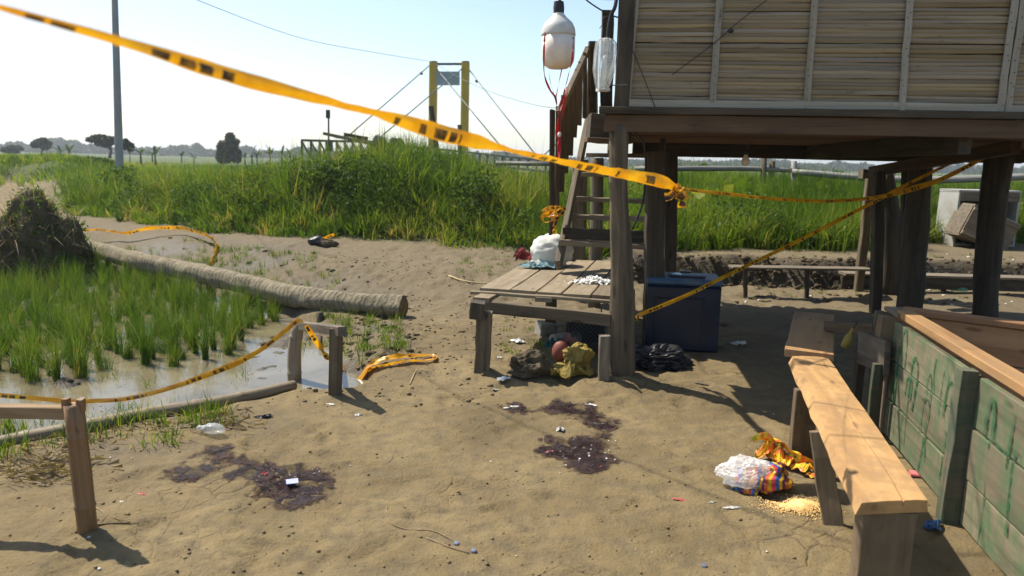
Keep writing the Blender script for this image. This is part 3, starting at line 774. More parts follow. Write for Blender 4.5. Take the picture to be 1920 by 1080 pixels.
def tussocks(c, k, rad, hgt, lean):
    n = len(c); q = np.repeat(c, k, 0); a = NP.uniform(0, 2*np.pi, n*k); r_ = np.sqrt(NP.uniform(0, 1, n*k))*np.repeat(rad, k)
    q = q+np.stack([r_*np.cos(a), r_*np.sin(a), 0*a], -1)
    az = a+NP.normal(0, .5, n*k)
    return q, np.repeat(hgt, k)*NP.uniform(.45, 1.1, n*k), np.abs(NP.normal(lean, .3, n*k)), az
c_ = np.concatenate([scatter(4200, -14, 1.5, 11.4, 17.5, kbank)])
dc = c_[:, 1]-np.interp(c_[:, 0], GX, GY)
q_, h_, l_, a_ = tussocks(c_, 26, NP.uniform(.03, .14, len(c_)), (.28+.5*sst(0, 1.5, dc))*NP.uniform(.6, 1.45, len(c_)), .55)
tt = np.repeat(np.clip(NP.normal(.48, .24, len(c_))+.4*fbm(c_[:, 0], c_[:, 1], .7, 3, 71)+.35*sst(.7, 0, dc)*(NP.uniform(0, 1, len(c_)) < .5), 0, 1), 26)
veg('tussock_grass', blades(q_, h_, NP.uniform(.010, .024, len(q_)), l_, 3, tint=np.clip(tt+NP.normal(0, .1, len(tt)), 0, 1), droop=1.0, az=a_), M['grass'], 'arching grass tussocks bursting out of the bank')
veg('tall_grass', blades(p, hh, NP.uniform(.010, .028, len(p)), np.abs(NP.normal(.35, .45, len(p))), 3, tint=tn, droop=.9), M['grass'], 'tall green grass covering the bank beyond the path')
def canopy(x, y):
    d_ = y-np.interp(x, GX, GY)
    b_ = np.clip(.45+1.7*fbm(x, y, .75, 3, 203), 0, 1.3)+.35*np.clip(fbm(x, y, 2.4, 3, 207)+.2, 0, 1)
    return sst(.1, 1.1, d_)*(.14+.62*b_)*np.interp(x, [-12, -6, -3.5, 0, 1.2], [.55, .6, 1.0, .9, .7])
P_ = np.concatenate([scatter(120000, -13, 1.5, 11.6, 16.5, kbank), scatter(40000, -18, 1.5, 16, 22, kbank)])
P_[:, 2] += canopy(P_[:, 0], P_[:, 1])*NP.uniform(0, 1, len(P_))**.5
lt = np.clip(.38+1.2*fbm(P_[:, 0], P_[:, 1], .8, 4, 211)+NP.normal(0, .17, len(P_)), 0, 1)
veg('weed_leaves', leaves(P_, NP.uniform(.035, .10, len(P_)), tint=lt, up=.5, asp=.34), M['leaf_dark'], 'leafy weeds massed over the bank in uneven mounds')
# long seed stalks standing out against the sky
p = scatter(110, -6, 1.2, 13.2, 17, lambda x, y: np.ones_like(x))
veg('grass_stalks', blades(p, NP.uniform(1.0, 1.75, len(p)), np.full(len(p), .012), NP.uniform(.02, .4, len(p)), 3, tint=NP.uniform(.6, 1, len(p))), M['grass'], 'thin dry stalks poking out of the bank grass')
# behind the house
def kright(x, y): return sst(0, .5, y-9.95-0.155*x+0.4*fbm(x, y, 1.3, 3, 8))*(0.4+0.6*sst(-.2, .15, fbm(x, y, 1.1, 3, 15)))*(1-(np.abs(x-7.4) < 1.3)*(y < 12.1))
p = np.concatenate([scatter(100000, 0.5, 13, 10, 17, kright), scatter(45000, 0.5, 24, 16, 27, kright)])
cl = fbm(p[:, 0], p[:, 1], 0.9, 4, 37)
hh = (0.32+0.42*sst(10.2, 11.6, p[:, 1]))*(1+0.7*cl)*NP.uniform(.5, 1.1, len(p))*(1+0.3*sst(12, 18, p[:, 1]))
tn = np.clip(0.46+0.6*fbm(p[:, 0], p[:, 1], 0.7, 4, 72)+NP.normal(0, .14, len(p)), 0, 0.82)
veg('field_grass', blades(p, hh, NP.uniform(.010, .026, len(p)), np.abs(NP.normal(.3, .4, len(p))), 3, tint=tn, droop=.8), M['grass'], 'bright green grass beyond the earth step behind the house')
P_ = np.concatenate([scatter(34000, 0.6, 10, 10.2, 14.5, kright), scatter(16000, 0.6, 16, 14, 20, kright)])
cz_ = np.clip(.45+1.3*fbm(P_[:, 0], P_[:, 1], .9, 3, 303), 0, 1.2)
P_[:, 2] += (.12+.62*cz_)*NP.uniform(0, 1, len(P_))**.5
veg('field_weeds', leaves(P_, NP.uniform(.03, .10, len(P_)), tint=np.clip(.42+.9*fbm(P_[:, 0], P_[:, 1], .9, 4, 311)+NP.normal(0, .18, len(P_)), 0, 1), up=.5, asp=.34), M['leaf_dark'], 'leafy weeds mixed into the field grass behind the house')
c_ = scatter(1700, .6, 11, 10.3, 15, kright)
q_, h_, l_, a_ = tussocks(c_, 24, NP.uniform(.03, .14, len(c_)), NP.uniform(.35, 1.0, len(c_)), .6)
veg('field_tussocks', blades(q_, h_, NP.uniform(.010, .024, len(q_)), l_, 3, tint=np.clip(np.repeat(NP.normal(.55, .25, len(c_)), 24)+NP.normal(0, .1, len(q_)), 0, .95), droop=1.0, az=a_), M['grass'], 'arching tussocks in the field grass behind the house')
# far fields
p = scatter(60000, -75, 70, 28, 75, lambda x, y: np.ones_like(x))
veg('far_grass', blades(p, NP.uniform(.25, .6, len(p)), np.full(len(p), .07), NP.uniform(.2, .7, len(p)), 2, tint=np.clip(.55+.7*fbm(p[:, 0], p[:, 1], .12, 3, 5)+NP.normal(0, .1, len(p)), 0, .9)), M['grass'], 'pale green field grass far behind the bank')

# rice shoots in the water: tufts
tuft = []
for _ in range(4200):
    px, py = R.uniform(-330, 570), R.uniform(505, 745)
    lim = np.interp(px, [-330, 0, 60, 230, 300, 420, 520, 570], [760, 742, 735, 690, 690, 672, 600, 572])
    if py > lim or py < np.interp(px, [140, 260, 380, 480, 560], [480, 512, 540, 566, 590])+R.uniform(0, 14): continue
    if R.random() > np.interp(py, [510, 560, 640, 700, 745], [.7, .62, .5, .34, .12]): continue
    q = onz(px, py, -0.1)
    if any((q.x-a)**2+(q.y-b)**2 < np.interp(py, [510, 745], [.132, .15])**2 for a, b in tuft): continue
    tuft.append((q.x, q.y))
P_, H_, L_, T_ = [], [], [], []
for (x, y) in tuft:
    k = R.randint(70, 120); rr = R.uniform(.015, .055); hb = R.choice([R.uniform(.18, .32), R.uniform(.30, .44), R.uniform(.38, .54)]); tb = R.uniform(.3, .72)
    a = NP.uniform(0, 2*np.pi, k); r_ = rr*np.sqrt(NP.uniform(0, 1, k))
    zz = max(hz(x, y), WATER_Z)-0.03
    P_.append(np.stack([x+r_*np.cos(a), y+r_*np.sin(a), np.full(k, zz)], -1)); H_.append(hb*NP.uniform(.45, 1.05, k))
    L_.append(np.abs(NP.normal(.0, .34, k))+(NP.uniform(0, 1, k) < .06)*.7); T_.append(np.clip(tb+NP.normal(0, .2, k)+.5*(NP.uniform(0, 1, k) < .06), 0, 1))
veg('rice_shoots', blades(np.concatenate(P_), np.concatenate(H_), NP.uniform(.0032, .0065, sum(map(len, H_))), np.concatenate(L_), 3, tint=np.concatenate(T_), droop=.5), M['rice'], 'upright bright green rice shoots in the muddy pond')
# sparse weeds, sprigs on the mud and along the bamboo edging
spr = []
for _ in range(260):
    px, py = R.choice([(R.uniform(150, 560), R.uniform(470, 560)), (R.uniform(560, 760), R.uniform(590, 680)), (R.uniform(-20, 330), R.uniform(770, 840)), (R.uniform(180, 470), R.uniform(640, 740)),
                       (R.uniform(340, 560), R.uniform(470, 520)), (R.uniform(-200, 60), R.uniform(790, 880)), (R.uniform(220, 430), R.uniform(760, 800))])
    q = gnd(px, py); spr.append((q, R.uniform(.04, .20)))
for _ in range(230):
    px, py = R.choice([(R.uniform(170, 420), R.uniform(470, 510)), (R.uniform(300, 640), R.uniform(490, 548)), (R.uniform(600, 760), R.uniform(595, 660))]); spr.append((gnd(px, py), R.uniform(.04, .16)))
for _ in range(110):                          # sprigs along the foot of the platform and the step
    px, py = R.choice([(R.uniform(930, 1040), R.uniform(600, 680)), (R.uniform(1380, 1900), R.uniform(525, 560)), (R.uniform(850, 960), R.uniform(480, 520))])
    spr.append((gnd(px, py), R.uniform(.02, .07)))
P_ = np.concatenate([np.array(q)[None]+NP.normal(0, .03, (14, 3))*[1, 1, 0] for q, h in spr]); H_ = np.concatenate([h*NP.uniform(.4, 1.1, 14) for q, h in spr])
veg('weeds', blades(P_, H_, NP.uniform(.004, .008, len(P_)), NP.uniform(.1, .9, len(P_)), 2, tint=np.clip(NP.normal(.5, .25, len(P_)), 0, 1)), M['grass'], 'sparse green weeds on the mud at the water edge')
# dry straw lying by the bamboo edging
P_ = []
for _ in range(520):
    px, py = R.choice([(R.uniform(0, 210), R.uniform(815, 900)), (R.uniform(150, 480), R.uniform(770, 815)), (R.uniform(0, 120), R.uniform(860, 910))])
    P_.append(gnd(px, py, .012))
P_ = np.array(P_); k = len(P_); a = NP.uniform(0, 6.28, k); L = NP.uniform(.02, .11, k); w = .0018
dx, dy = np.cos(a)*L, np.sin(a)*L*.6
vv = np.stack([P_+np.stack([-dy*w/L, dx*w/L, 0*a], -1), P_-np.stack([-dy*w/L, dx*w/L, 0*a], -1), P_+np.stack([dx-(-dy*w/L), dy-dx*w/L, NP.uniform(0, .03, k)], -1), P_+np.stack([dx-dy*w/L, dy+dx*w/L, NP.uniform(0, .03, k)], -1)], 1).reshape(-1, 3)
veg('straw', (vv, np.arange(4*k).reshape(-1, 4), None, NP.uniform(0, 1, 4*k)), M['leaf_dead'], 'dry straw strewn along the bamboo edging of the pond')

# clods and pebbles on the dirt
def clods(name, pts, sizes, mat, label, sub=1, kind='stuff', flat=.6, amp=.3, smooth=True):
    allv, allf = [], []
    tv, tf = ico_blob((0, 0, 0), (1, 1, flat), amp, 1.3, 3, sub, False); tv2, tf2 = ico_blob((0, 0, 0), (1, .8, flat), amp*1.15, 1.6, 9, sub, False)
    T = [np.array([list(v) for v in tv]), np.array([list(v) for v in tv2])]; F = np.array(tf); o = 0
    for p, s in zip(pts, sizes):
        t = T[R.random() < .5]; a = R.uniform(0, 6.28); c_, s_ = math.cos(a), math.sin(a)
        v = t@np.array([[c_, s_, 0], [-s_, c_, 0], [0, 0, 1]])*s + np.array(p)
        allv.append(v); allf.append(F+o); o += len(v)
    return tag(link(name, np_mesh(name, np.concatenate(allv), None, np.concatenate(allf), None, smooth), mat), label, kind=kind)
pts, sz = [], []
for _ in range(1100):
    px, py = R.uniform(0, 1920), R.uniform(640, 1080)
    if px > 1480 and R.random() < .5: continue
    q = gnd(px, py)
    if q.z < -.05: continue
    s = R.choice([.002, .003, .003, .004, .005, .008])*R.uniform(.7, 1.3)
    q.z += s*.2; pts.append(q); sz.append(s)
for _ in range(420):
    px, py = R.uniform(560, 1000), R.uniform(470, 680)
    q = gnd(px, py); s = R.uniform(.005, .018); q.z += s*.2; pts.append(q); sz.append(s)
for _ in range(650):
    px, py = R.choice([(R.uniform(560, 900), R.uniform(475, 700)), (R.uniform(500, 960), R.uniform(600, 760))])
    q = gnd(px, py); s = R.choice([.004, .006, .008, .012, .018])*R.uniform(.7, 1.2); q.z += s*.15; pts.append(q); sz.append(s)
clods('pebbles', pts, sz, M['clod'], 'small clods and pebbles scattered over the dirt')
pts, sz = [], []
for _ in range(1500):
    x = R.uniform(1.3, 9.5); stp = 9.55+0.04*x+0.25*float(fbm(np.array([x]), np.array([0.]), .7, 3, 5)[0])
    s = R.choice([.008, .012, .016, .022, .034])*R.uniform(.7, 1.2); y = stp+R.uniform(-.10, .18); f = (y-stp+.05)/.2
    pts.append((x, y, min(max(f, 0), 1)*.36+R.uniform(-.02, .03))); sz.append(s)
clods('earth_clods', pts, sz, M['clod_dark'], 'broken dark clods along the face of the earth step', 2, 'stuff', .75, .55, False)
pts, sz = [], []
for _ in range(300):
    px, py = R.choice([(R.uniform(600, 780), R.uniform(590, 670)), (R.uniform(160, 700), R.uniform(470, 560)), (R.uniform(1380, 1900), R.uniform(530, 570)), (R.uniform(0, 560), R.uniform(600, 730))])
    q = gnd(px, py); pts.append(q); sz.append(R.uniform(.01, .045))
clods('mud_lumps', pts, sz, M['clod_dark'], 'wet mud lumps along the pond margin', 1)
#@@SPLIT
# ---------------------------------------------------------------- the stilt house
Z_UP = V((0, 0, 1))
HL, HR = at(1150, 232, 5.22), at(1905, 240, 4.92)
HL.z = HR.z = 0
hx = (HR-HL).normalized(); hy = V((-hx.y, hx.x, 0))          # along the front, into the house
FZ = at(1160, 247, 5.22).z                                   # underside of the fascia
HW, HD = 4.6, 3.9
def hp(a, b, z): return V((HL.x, HL.y, 0)) + hx*a + hy*b + V((0, 0, z))
house = empty('stilt_house', hp(0, 0, 0), 'raised hut on wooden posts with split bamboo slat walls', 'house')
FH = .115
board('fascia', hp(-.06, 0, FZ+FH/2), hp(HW, 0, FZ+FH/2), .07, FH, M['fascia'], house, Z_UP, .003, 10)
board('sill', hp(-.10, -.012, FZ+FH+.026), hp(HW, -.012, FZ+FH+.026), .12, .046, M['dark'], house, Z_UP, .003, 10)
for i in range(14):                                          # floor seen from below
    b = .05+i*.275
    board('floor_board', hp(-.02, b+.14, FZ+.055+R.uniform(-.004, .004)), hp(HW, b+.14, FZ+.055), .262, .03, M['floor'], house, Z_UP, .001, 2)
board('beam', hp(.28, HD, FZ-.03), hp(HW, HD, FZ-.03), .09, .17, M['dark'], house, Z_UP, .004, 6)
for a in (.02, 2.3, HW-.1):
    board('joist', hp(a, .05, FZ-.035), hp(a, HD-.06, FZ-.035), .08, .14, M['dark'], house, Z_UP, .003, 4)
board('joist', at(1636, 322, 8.6), at(1905, 275, 6.3), .09, .11, M['fascia'], house, Z_UP, .003, 4)
# wall: slats, one by one, in bays between battens
WB = FZ+FH+.05
def wall_a(px, py):                                          # along-the-front distance of a pixel on the wall plane
    d = ray(px, py); o = V((0, 0, CAM_H)); n = hy
    t = (hp(0, 0, 0)-o).dot(n)/d.dot(n); q = o+d*t; return (q-hp(0, 0, 0)).dot(hx), q.z
edges = [wall_a(1183, 150)[0], wall_a(1341, 120)[0], wall_a(1518, 120)[0], wall_a(1697, 120)[0], wall_a(1884, 120)[0], HW]
z = WB+.05; rows = 0; zs = []
while z < 3.05:
    h = R.uniform(.019, .034); zs.append((z, h)); z += h+R.uniform(-.001, .0025)+(R.random() < .12)*.006
TOPV = wall_a(1500, -20)[1]
rest = []
def slat_geo(L, h):
    vs_, fs = [], []; n = 5
    for i in range(n+1):
        s = L*i/n; dz = R.uniform(-.0016, .0016); dy = R.uniform(-.002, .002)
        for (y, zz) in ((.001, -h*.54), (-.003, -h*.36), (-.0045, 0), (-.003, h*.36), (.001, h*.54)):
            vs_.append((s, y+dy, zz*(1+.08*R.uniform(-1, 1))+dz))
    for i in range(n):
        for j in range(4): a = i*5+j; fs.append((a, a+5, a+6, a+1))
    return vs_, fs
for (z, h) in zs:
    for k in range(5):
        L = edges[k+1]-edges[k]; tilt = R.uniform(-.004, .004); dp = R.uniform(-.004, .004)
        vs_, fs = slat_geo(L+.01, h)
        p0, p1 = hp(edges[k]-.005, .012+dp, z+h/2), hp(edges[k+1]+.005, .012+dp, z+h/2+tilt)
        Fm = frame(p0, p1)
        if z < TOPV:
            link('bamboo_slat', mesh('bamboo_slat', vs_, fs, True), M['slat'], house, Fm)
        else:
            rest.append(([Fm@V(v) for v in vs_], fs))
tag(joined('upper_slats', rest, M['slat'], house, True), kind='stuff')
block('wall_backing', hp(HW/2, .04, WB), HW, .014, 1.4, M['dark'], house, math.atan2(hx.y, hx.x))
for i, (x0, y0, x1, y1, w) in enumerate([(1190, 0, 1174, 200, .052), (1349, 0, 1335, 200, .045), (1527, 0, 1510, 207, .043), (1705, 0, 1688, 210, .043), (1901, 0, 1871, 220, .045), (1918, 0, 1887, 214, .042)]):
    a0, a1 = wall_a(x0, y0), wall_a(x1, y1); k = (3.05-a1[1])/(a0[1]-a1[1])
    bt = board('batten', hp(a1[0], -.014, a1[1]), hp(a1[0]+(a0[0]-a1[0])*k, -.014, 3.05), w, .014, M['batten'], house, -hy, .003, 9)
    nl = [ico_blob((0, 0, 0), (.004, .004, .004), 0, 1, 1, 1, False) for _ in range(14)]
    nl2 = []
    for q, (v, f) in enumerate(nl):
        f_ = (q+.5)/14*.75+R.uniform(-.02, .02)
        c = hp(a1[0], -.022, a1[1]).lerp(hp(a1[0]+(a0[0]-a1[0])*k, -.022, 3.05), f_)+hx*R.uniform(-.012, .012)
        nl2.append(([c+w_ for w_ in v], f))
    joined('nail_heads', nl2, M['black'], bt)['kind'] = 'stuff'
board('bottom_batten', hp(edges[0]-.04, -.012, WB+.024), hp(edges[4]-.02, -.012, WB+.026), .05, .015, M['batten'], house, -hy, .003, 10)
board('bottom_batten', hp(edges[4]+.03, -.012, WB+.02), hp(HW, -.012, WB+.02), .05, .015, M['batten'], house, -hy, .003, 4)
board('corner_post', hp(.045, .02, FZ+FH+.05), hp(.075, .02, 3.15), .10, .10, M['dark'], house, -hy, .004, 6)
for nm, a in (('side_wall', .07), ('side_wall', HW-.06)):
    block(nm, hp(a, HD/2+.08, FZ+.07), .03, HD-.2, 1.35, M['slat'], house, math.atan2(hx.y, hx.x))
block('back_wall', hp(HW/2, HD-.01, FZ+.07), HW-.2, .03, 1.35, M['slat'], house, math.atan2(hx.y, hx.x))
board('roof', hp(HW/2, -.12, 3.16), hp(HW/2, HD+.3, 3.5), HW+.3, .03, M['tin'], house, Z_UP, 0, 8)
# posts
def post_px(name, pts, Y, rad, mat, parent, sides=10, lump=.12, foot=True):
    P = [at(x, y, Y) for x, y in pts]
    if foot: P[0].z = hz(P[0].x, P[0].y)-.06
    return pole(name, P, rad, mat, parent, sides, 5, lump)
YB = onz(1160, 714).y
post_px('log_post', [(1163, 714), (1168, 600), (1164, 470), (1160, 350), (1161, 236)], YB, [.098, .088, .07, .062, .062], M['post'], house, 28, .22)
def sq_post(name, x0, y0, x1, y1, Y, w, t, mat, parent, foot=True, Yt=None):
    a, b = at(x0, y0, Y), at(x1, y1, Yt or Y)
    if foot: a.z = hz(a.x, a.y)-.05
    return board(name, a, b, w, t, mat, parent, V((0, -1, 0)), .006, 8, .008)
sq_post('square_post', 1226, 620, 1229, 284, 6.3, .15, .14, M['dark'], house)
sq_post('square_post', 1258, 520, 1258, 284, 8.05, .13, .12, M['dark'], house)
sq_post('square_post', 1613, 500, 1634, 318, 9.3, .10, .08, M['post'], house)
block('post_cap', at(1631, 330, 8.9)-V((0, 0, .03)), .22, .12, .11, M['grey'], house)
sq_post('square_post', 1643, 566, 1648, 322, 8.2, .105, .10, M['dark'], house)
post_px('log_post', [(1672, 515), (1668, 420), (1660, 326)], 9.0, [.14, .12, .085], M['dark'], house, 24, .2)
post_px('log_post', [(1708, 570), (1716, 450), (1726, 300)], 7.95, [.135, .125, .115], M['dark'], house, 24, .18)
sq_post('square_post', 1696, 566, 1702, 305, 8.15, .10, .08, M['dark'], house)
post_px('log_post', [(1848, 580), (1854, 470), (1875, 270)], 7.75, [.112, .12, .135], M['dark'], house, 24, .2)
board('landing_beam', at(1103, 240, 5.75), at(1178, 246, 5.75), .35, .20, M['dark'], house, Z_UP, .004, 3)
board('landing_board', at(1098, 262, 5.55), at(1180, 266, 5.55), .30, .03, M['fascia'], house, Z_UP, .002, 3)

# light bulb under the floor
bulb = empty('light_bulb', at(1398, 300, 6.3), 'small bare bulb dangling under the hut floor', 'light bulb')
bz = at(1398, 300, 6.3)
bv, bf = tube_geo([bz+V((0, 0, d)) for d in (-.047, -.043, -.03, -.01, .012, .03, .045)], [.004, .02, .034, .036, .027, .018, .015], 14)
link('glass', mesh('glass', [v-bz for v in bv], bf, True), M['diffuser'], bulb, Matrix.Translation(bz))
pole('socket', [bz+V((0, 0, .045)), bz+V((0, 0, .085))], [.018], M['black'], bulb, 10, 1)
wire('flex', [bz+V((0, 0, .085)), bz+V((.03, 0, .14)), bz+V((.045, 0, FZ+.02-bz.z))], .004, M['wire'], bulb)

# ---------------------------------------------------------------- stairs at the side of the hut
PF = onz(1022, 543, .56).y                                   # front edge of the platform
SB, ST = at(1050, 455, 6.75), at(1106, 212, 8.1)
stairs = empty('wooden_staircase', V((SB.x, SB.y, 0)), 'steep wooden stairs with plank railing up to the hut', 'stairs')
SW = .80
sdir = (V((ST.x, ST.y, 0))-V((SB.x, SB.y, 0)))
sx = V((sdir.y, -sdir.x, 0)).normalized()
board('stringer', SB-V((0, 0, .2))-V((sdir.x, sdir.y, 0))*.05, ST, .05, .13, M['grey'], stairs, Z_UP, .004, 5)
board('stringer', SB+sx*SW-V((0, 0, .2))-V((sdir.x, sdir.y, 0))*.05, ST+sx*SW, .05, .13, M['grey'], stairs, Z_UP, .004, 5)
for i, py in enumerate([455, 441, 407, 375, 327, 291]):
    z0 = [456, 438, 406, 374, 327, 291][i]
    f = [.02, .10, .32, .50, .76, .96][i]
    c = SB.lerp(ST, f); 
    c.z = at(1120, z0, c.y).z
    board('tread', c+sx*.0, c+sx*SW, .17 if i != 1 else .05, .042 if i != 1 else .1, M['tan'] if i != 1 else M['dark'], stairs, Z_UP, .003, 3)
nb = 10
tops = [(1046, 206), (1057, 200), (1067, 180), (1076, 165), (1084, 148), (1091, 132), (1098, 117), (1106, 100), (1115, 88), (1126, 84)]
bots = [(1044, 440), (1054, 400), (1063, 360), (1071, 325), (1079, 292), (1087, 258), (1096, 235), (1105, 222), (1115, 215), (1126, 212)]
for i in range(nb):
    Y = 6.75+1.35*i/(nb-1)
    board('railing_plank', at(*bots[i], Y)-sx*.05, at(*tops[i], Y)-sx*.05, .145, .022, M['post'] if i else M['dark'], stairs, sx, .003, 4)
board('handrail', at(1052, 214, 6.72)-sx*.02, at(1106, 92, 7.95)-sx*.02, .05, .06, M['grey'], stairs, Z_UP, .003, 4)
sq_post('newel', 1104, 262, 1114, 78, 8.0, .10, .08, M['dark'], stairs, False)
sq_post('newel', 1137, 215, 1140, 20, 8.0, .12, .08, M['dark'], stairs, False)
sq_post('leg', 1084, 480, 1088, 300, 8.2, .16, .10, M['post'], stairs)
post_px('leg', [(1118, 478), (1119, 380), (1120, 296)], 7.9, [.07, .068, .066], M['grey'], stairs, 12, .06)

# ---------------------------------------------------------------- plank platform
pl = lambda px, py, z=.56: onz(px, py, z)
A0, A1, B0, B1 = pl(898, 540), pl(1150, 556), pl(990, 488), pl(1190, 490)
plat = empty('plank_platform', V((A0.x, A0.y, 0)), 'low wooden platform of wide dusty planks below the stairs', 'platform')
n = 5
cuts = [0, .24, .44, .63, .84, 1.0]
for i in range(n):
    a, b = cuts[i], cuts[i+1]; m = (a+b)/2
    p0 = A0.lerp(A1, m); p1 = B0.lerp(B1, m); w = (A1-A0).length*(b-a)-.012
    p0 = p0+V((0, 0, -.013+R.uniform(-.004, .006))); p1 = p1+V((0, 0, -.013+R.uniform(-.004, .004)))
    board('plank', p0-(p1-p0).normalized()*R.uniform(0, .03), p1, w, .026, M['tan'], plat, Z_UP, .003, 6)
board('front_slat', A0+V((-.06, -.03, -.028)), A1+V((.0, -.03, -.032)), .05, .024, M['tan'], plat, Z_UP, .003, 5)
for px in (903, 1018, 1126):
    q = pl(px, 549); q.z = .515
    board('bearer', q+V((0, -.05, 0)), q+V((.42 if px < 1000 else .25, 1.55, 0)), .13, .034, M['tan'], plat, Z_UP, .003, 3)
qa, qb = pl(900, 552), pl(1150, 575); qa.z = .455; qb.z = .455; qa.y += .06; qb.y += .06
board('beam', qa, qb, .05, .09, M['post'], plat, Z_UP, .004, 6)
def leg(px, pyb, pyt, w, t, mat, parent, zt=.50, lean=0):
    f = gnd(px, pyb); f.z -= .05
    tp = at(px+lean, pyt, f.y); 
    if zt: tp.z = zt
    return board('leg', f, tp, w, t, mat, parent, V((0, -1, 0)), .005, 5, .006)
leg(903, 698, 560, .115, .09, M['post'], plat, .47, 6)
leg(1032, 622, 575, .10, .09, M['post'], plat, .47)
leg(1131, 712, 600, .075, .06, M['grey'], plat, .36, 5)
leg(1180, 640, 560, .09, .08, M['dark'], plat, .47)
cl = at(893, 596, gnd(903, 698).y-.02)
board('cleat', cl, cl+V((.01, 0, .12)), .10, .14, M['dark'], plat, V((0, -1, 0)), .004, 2)

# things lying on the platform
q = pl(1034, 499)
sack = empty('cloth_bundle', q, 'bulging white cloth bundle on the platform corner', 'bundle')
blob('sack', q+V((0, .05, .14)), (.20, .17, .165), M['white_cloth'], sack, .13, 1.6, 4, 4, .3, True, -.6)
crumple('folded_edge', q+V((-.03, -.06, .0)), .21, .11, .075, M['white_cloth'], sack, 8, .1, 17)
q = pl(998, 494)
tag(crumple('red_rag', q+V((-.03, .03, .0)), .17, .13, .12, M['red_cloth'], None, 12, .4, 17), 'crumpled dark red rag beside the white bundle', 'rag')
q = pl(1014, 503)
tag(crumple('blue_rag', q+V((0, -.01, .0)), .22, .09, .055, M['blue_cloth'], None, 21, -.1, 17), 'pale blue rag lying below the white bundle', 'rag')
q = pl(1114, 530)
prt = []
for i in range(190):
    c = q+V((NP.normal(0, .075), NP.normal(0, .055), 0)); c.z += .004+.055*math.exp(-((c.x-q.x)**2+(c.y-q.y)**2)/.008)*R.uniform(.1, 1)
    a = R.uniform(0, 6.28); L = R.uniform(.03, .09); w_ = R.uniform(.003, .008); vs_, fs = [], []
    for k in range(4):
        f = k/3-.5; aa = a+f*R.uniform(-1.5, 1.5); p_ = c+V((math.cos(aa)*L*f, math.sin(aa)*L*f, .018*(.25-f*f)*4*R.random())); o_ = V((-math.sin(aa)*w_, math.cos(aa)*w_, R.uniform(-.004, .004))); vs_ += [p_-o_, p_+o_]
    prt.append((vs_, [(0, 1, 3, 2), (2, 3, 5, 4), (4, 5, 7, 6)]))
tag(joined('shredded_plastic', prt, M['paper'], None, False), 'heap of white shredded plastic on the platform planks', kind='stuff')

# things under the platform
q = gnd(1022, 624)
tag(block('concrete_block', q+V((0, 0, -.02)), .16, .14, .12, M['block'], None, .35, .01, (.1, .08)), 'square broken concrete block by the rear platform leg', 'block')
q = gnd(1058, 650)
tag(pole('concrete_stub', [q+V((-.10, -.05, .055)), q+V((.12, .08, .055))], [.062], M['block'], None, 12, 2, .1), 'round concrete stub lying under the platform', 'concrete stub')
q = gnd(1098, 655)
cage = empty('wire_cage', q, 'black wire mesh cage stored under the platform', 'cage')
cw, chh, cd = .30, .24, .25
for sxx in (0, 1):
    for syy in (0, 1):
        o = q+V((-cw/2+cw*sxx, cd*syy, 0)); wire('frame_bar', [o, o+V((0, 0, chh+.06*sxx))], .006, M['black'], cage, 5, 1)
ms = []
for k in range(-8, 9):
    for sg in (-1, 1):
        a0, a1 = V((k*.038, 0, 0)), V((k*.038+sg*chh, 0, chh))
        def clip(p0, p1):
            t0, t1 = 0., 1.; d = p1.x-p0.x
            for lim, s in ((-cw/2, 1), (cw/2, -1)):
                e0, e1 = s*(p0.x-lim), s*(p1.x-lim)
                if e0 < 0 and e1 < 0: return None
                if e0 < 0: t0 = max(t0, e0/(e0-e1))
                if e1 < 0: t1 = min(t1, e0/(e0-e1))
            return (p0.lerp(p1, t0), p0.lerp(p1, t1)) if t0 < t1 else None
        c_ = clip(a0, a1)
        if c_: ms.append(tube_geo([q+c_[0], q+c_[1]], [.0022]*2, 4))
tag(joined('mesh', ms, M['wire'], cage), kind='stuff')
block('back_panel', q+V((0, cd, 0)), cw, .012, chh, M['black'], cage)
block('side_panel', q+V((cw/2, cd/2, .0)), .01, cd, chh, M['black'], cage)
block('lid', q+V((0, cd/2, chh)), cw+.02, cd+.02, .012, M['black'], cage, 0, .003, (0, -.16))
q = gnd(1062, 705)
ys = empty('yellow_sack', q, 'slumped dirty yellow sack under the platform front', 'sack')
crumple('lower_fold', q+V((.01, -.01, .0)), .19, .12, .085, M['yellow_sack'], ys, 5, .12, 19); blob('filling', q+V((.03, .03, .035)), (.14, .08, .05), M['yellow_sack'], ys, .3, 1.8, 5, 4, .12, True, -.45, False)
blob('upper_fold', q+V((.09, .08, .12)), (.10, .09, .10), M['yellow_sack'], ys, .34, 1.7, 7, 4, .5, True, -.45, False)
q2 = gnd(1052, 690)
tag(blob('red_gourd', q2+V((-.01, .02, .13)), (.062, .06, .085), M['red_ball'], None, .04, 1.2, 2, 3, 0, False, None, True, .25), 'faded red rounded jug nestled in the yellow sack', 'jug')
tag(crumple('pink_rag', q2+V((.055, .13, .14)), .09, .07, .075, M['pink_cloth'], None, 31, .6), 'faded pink rag behind the red jug', 'rag')
tag(crumple('teal_rag', q2+V((-.035, .12, .12)), .10, .07, .085, M['teal_cloth'], None, 33, .2), 'dull teal rag on top of the heap under the platform', 'rag')
q = gnd(992, 706)
tag(blob('black_bag', q+V((0, .03, .065)), (.13, .11, .10), M['clod_dark'], None, .42, 1.7, 14, 4, .3, True, -.45, False), 'dusty dark bag slumped beside the yellow sack', 'bag')
q = gnd(1232, 690)
tag(blob('shade_lump', q+V((0, .05, .05)), (.22, .15, .10), M['black'], None, .42, 1.9, 44, 5, .2, True, -.45, False), 'flattened black lump standing in for shade by the log post', 'sack')  # black lump added where only the shade of landing and platform falls

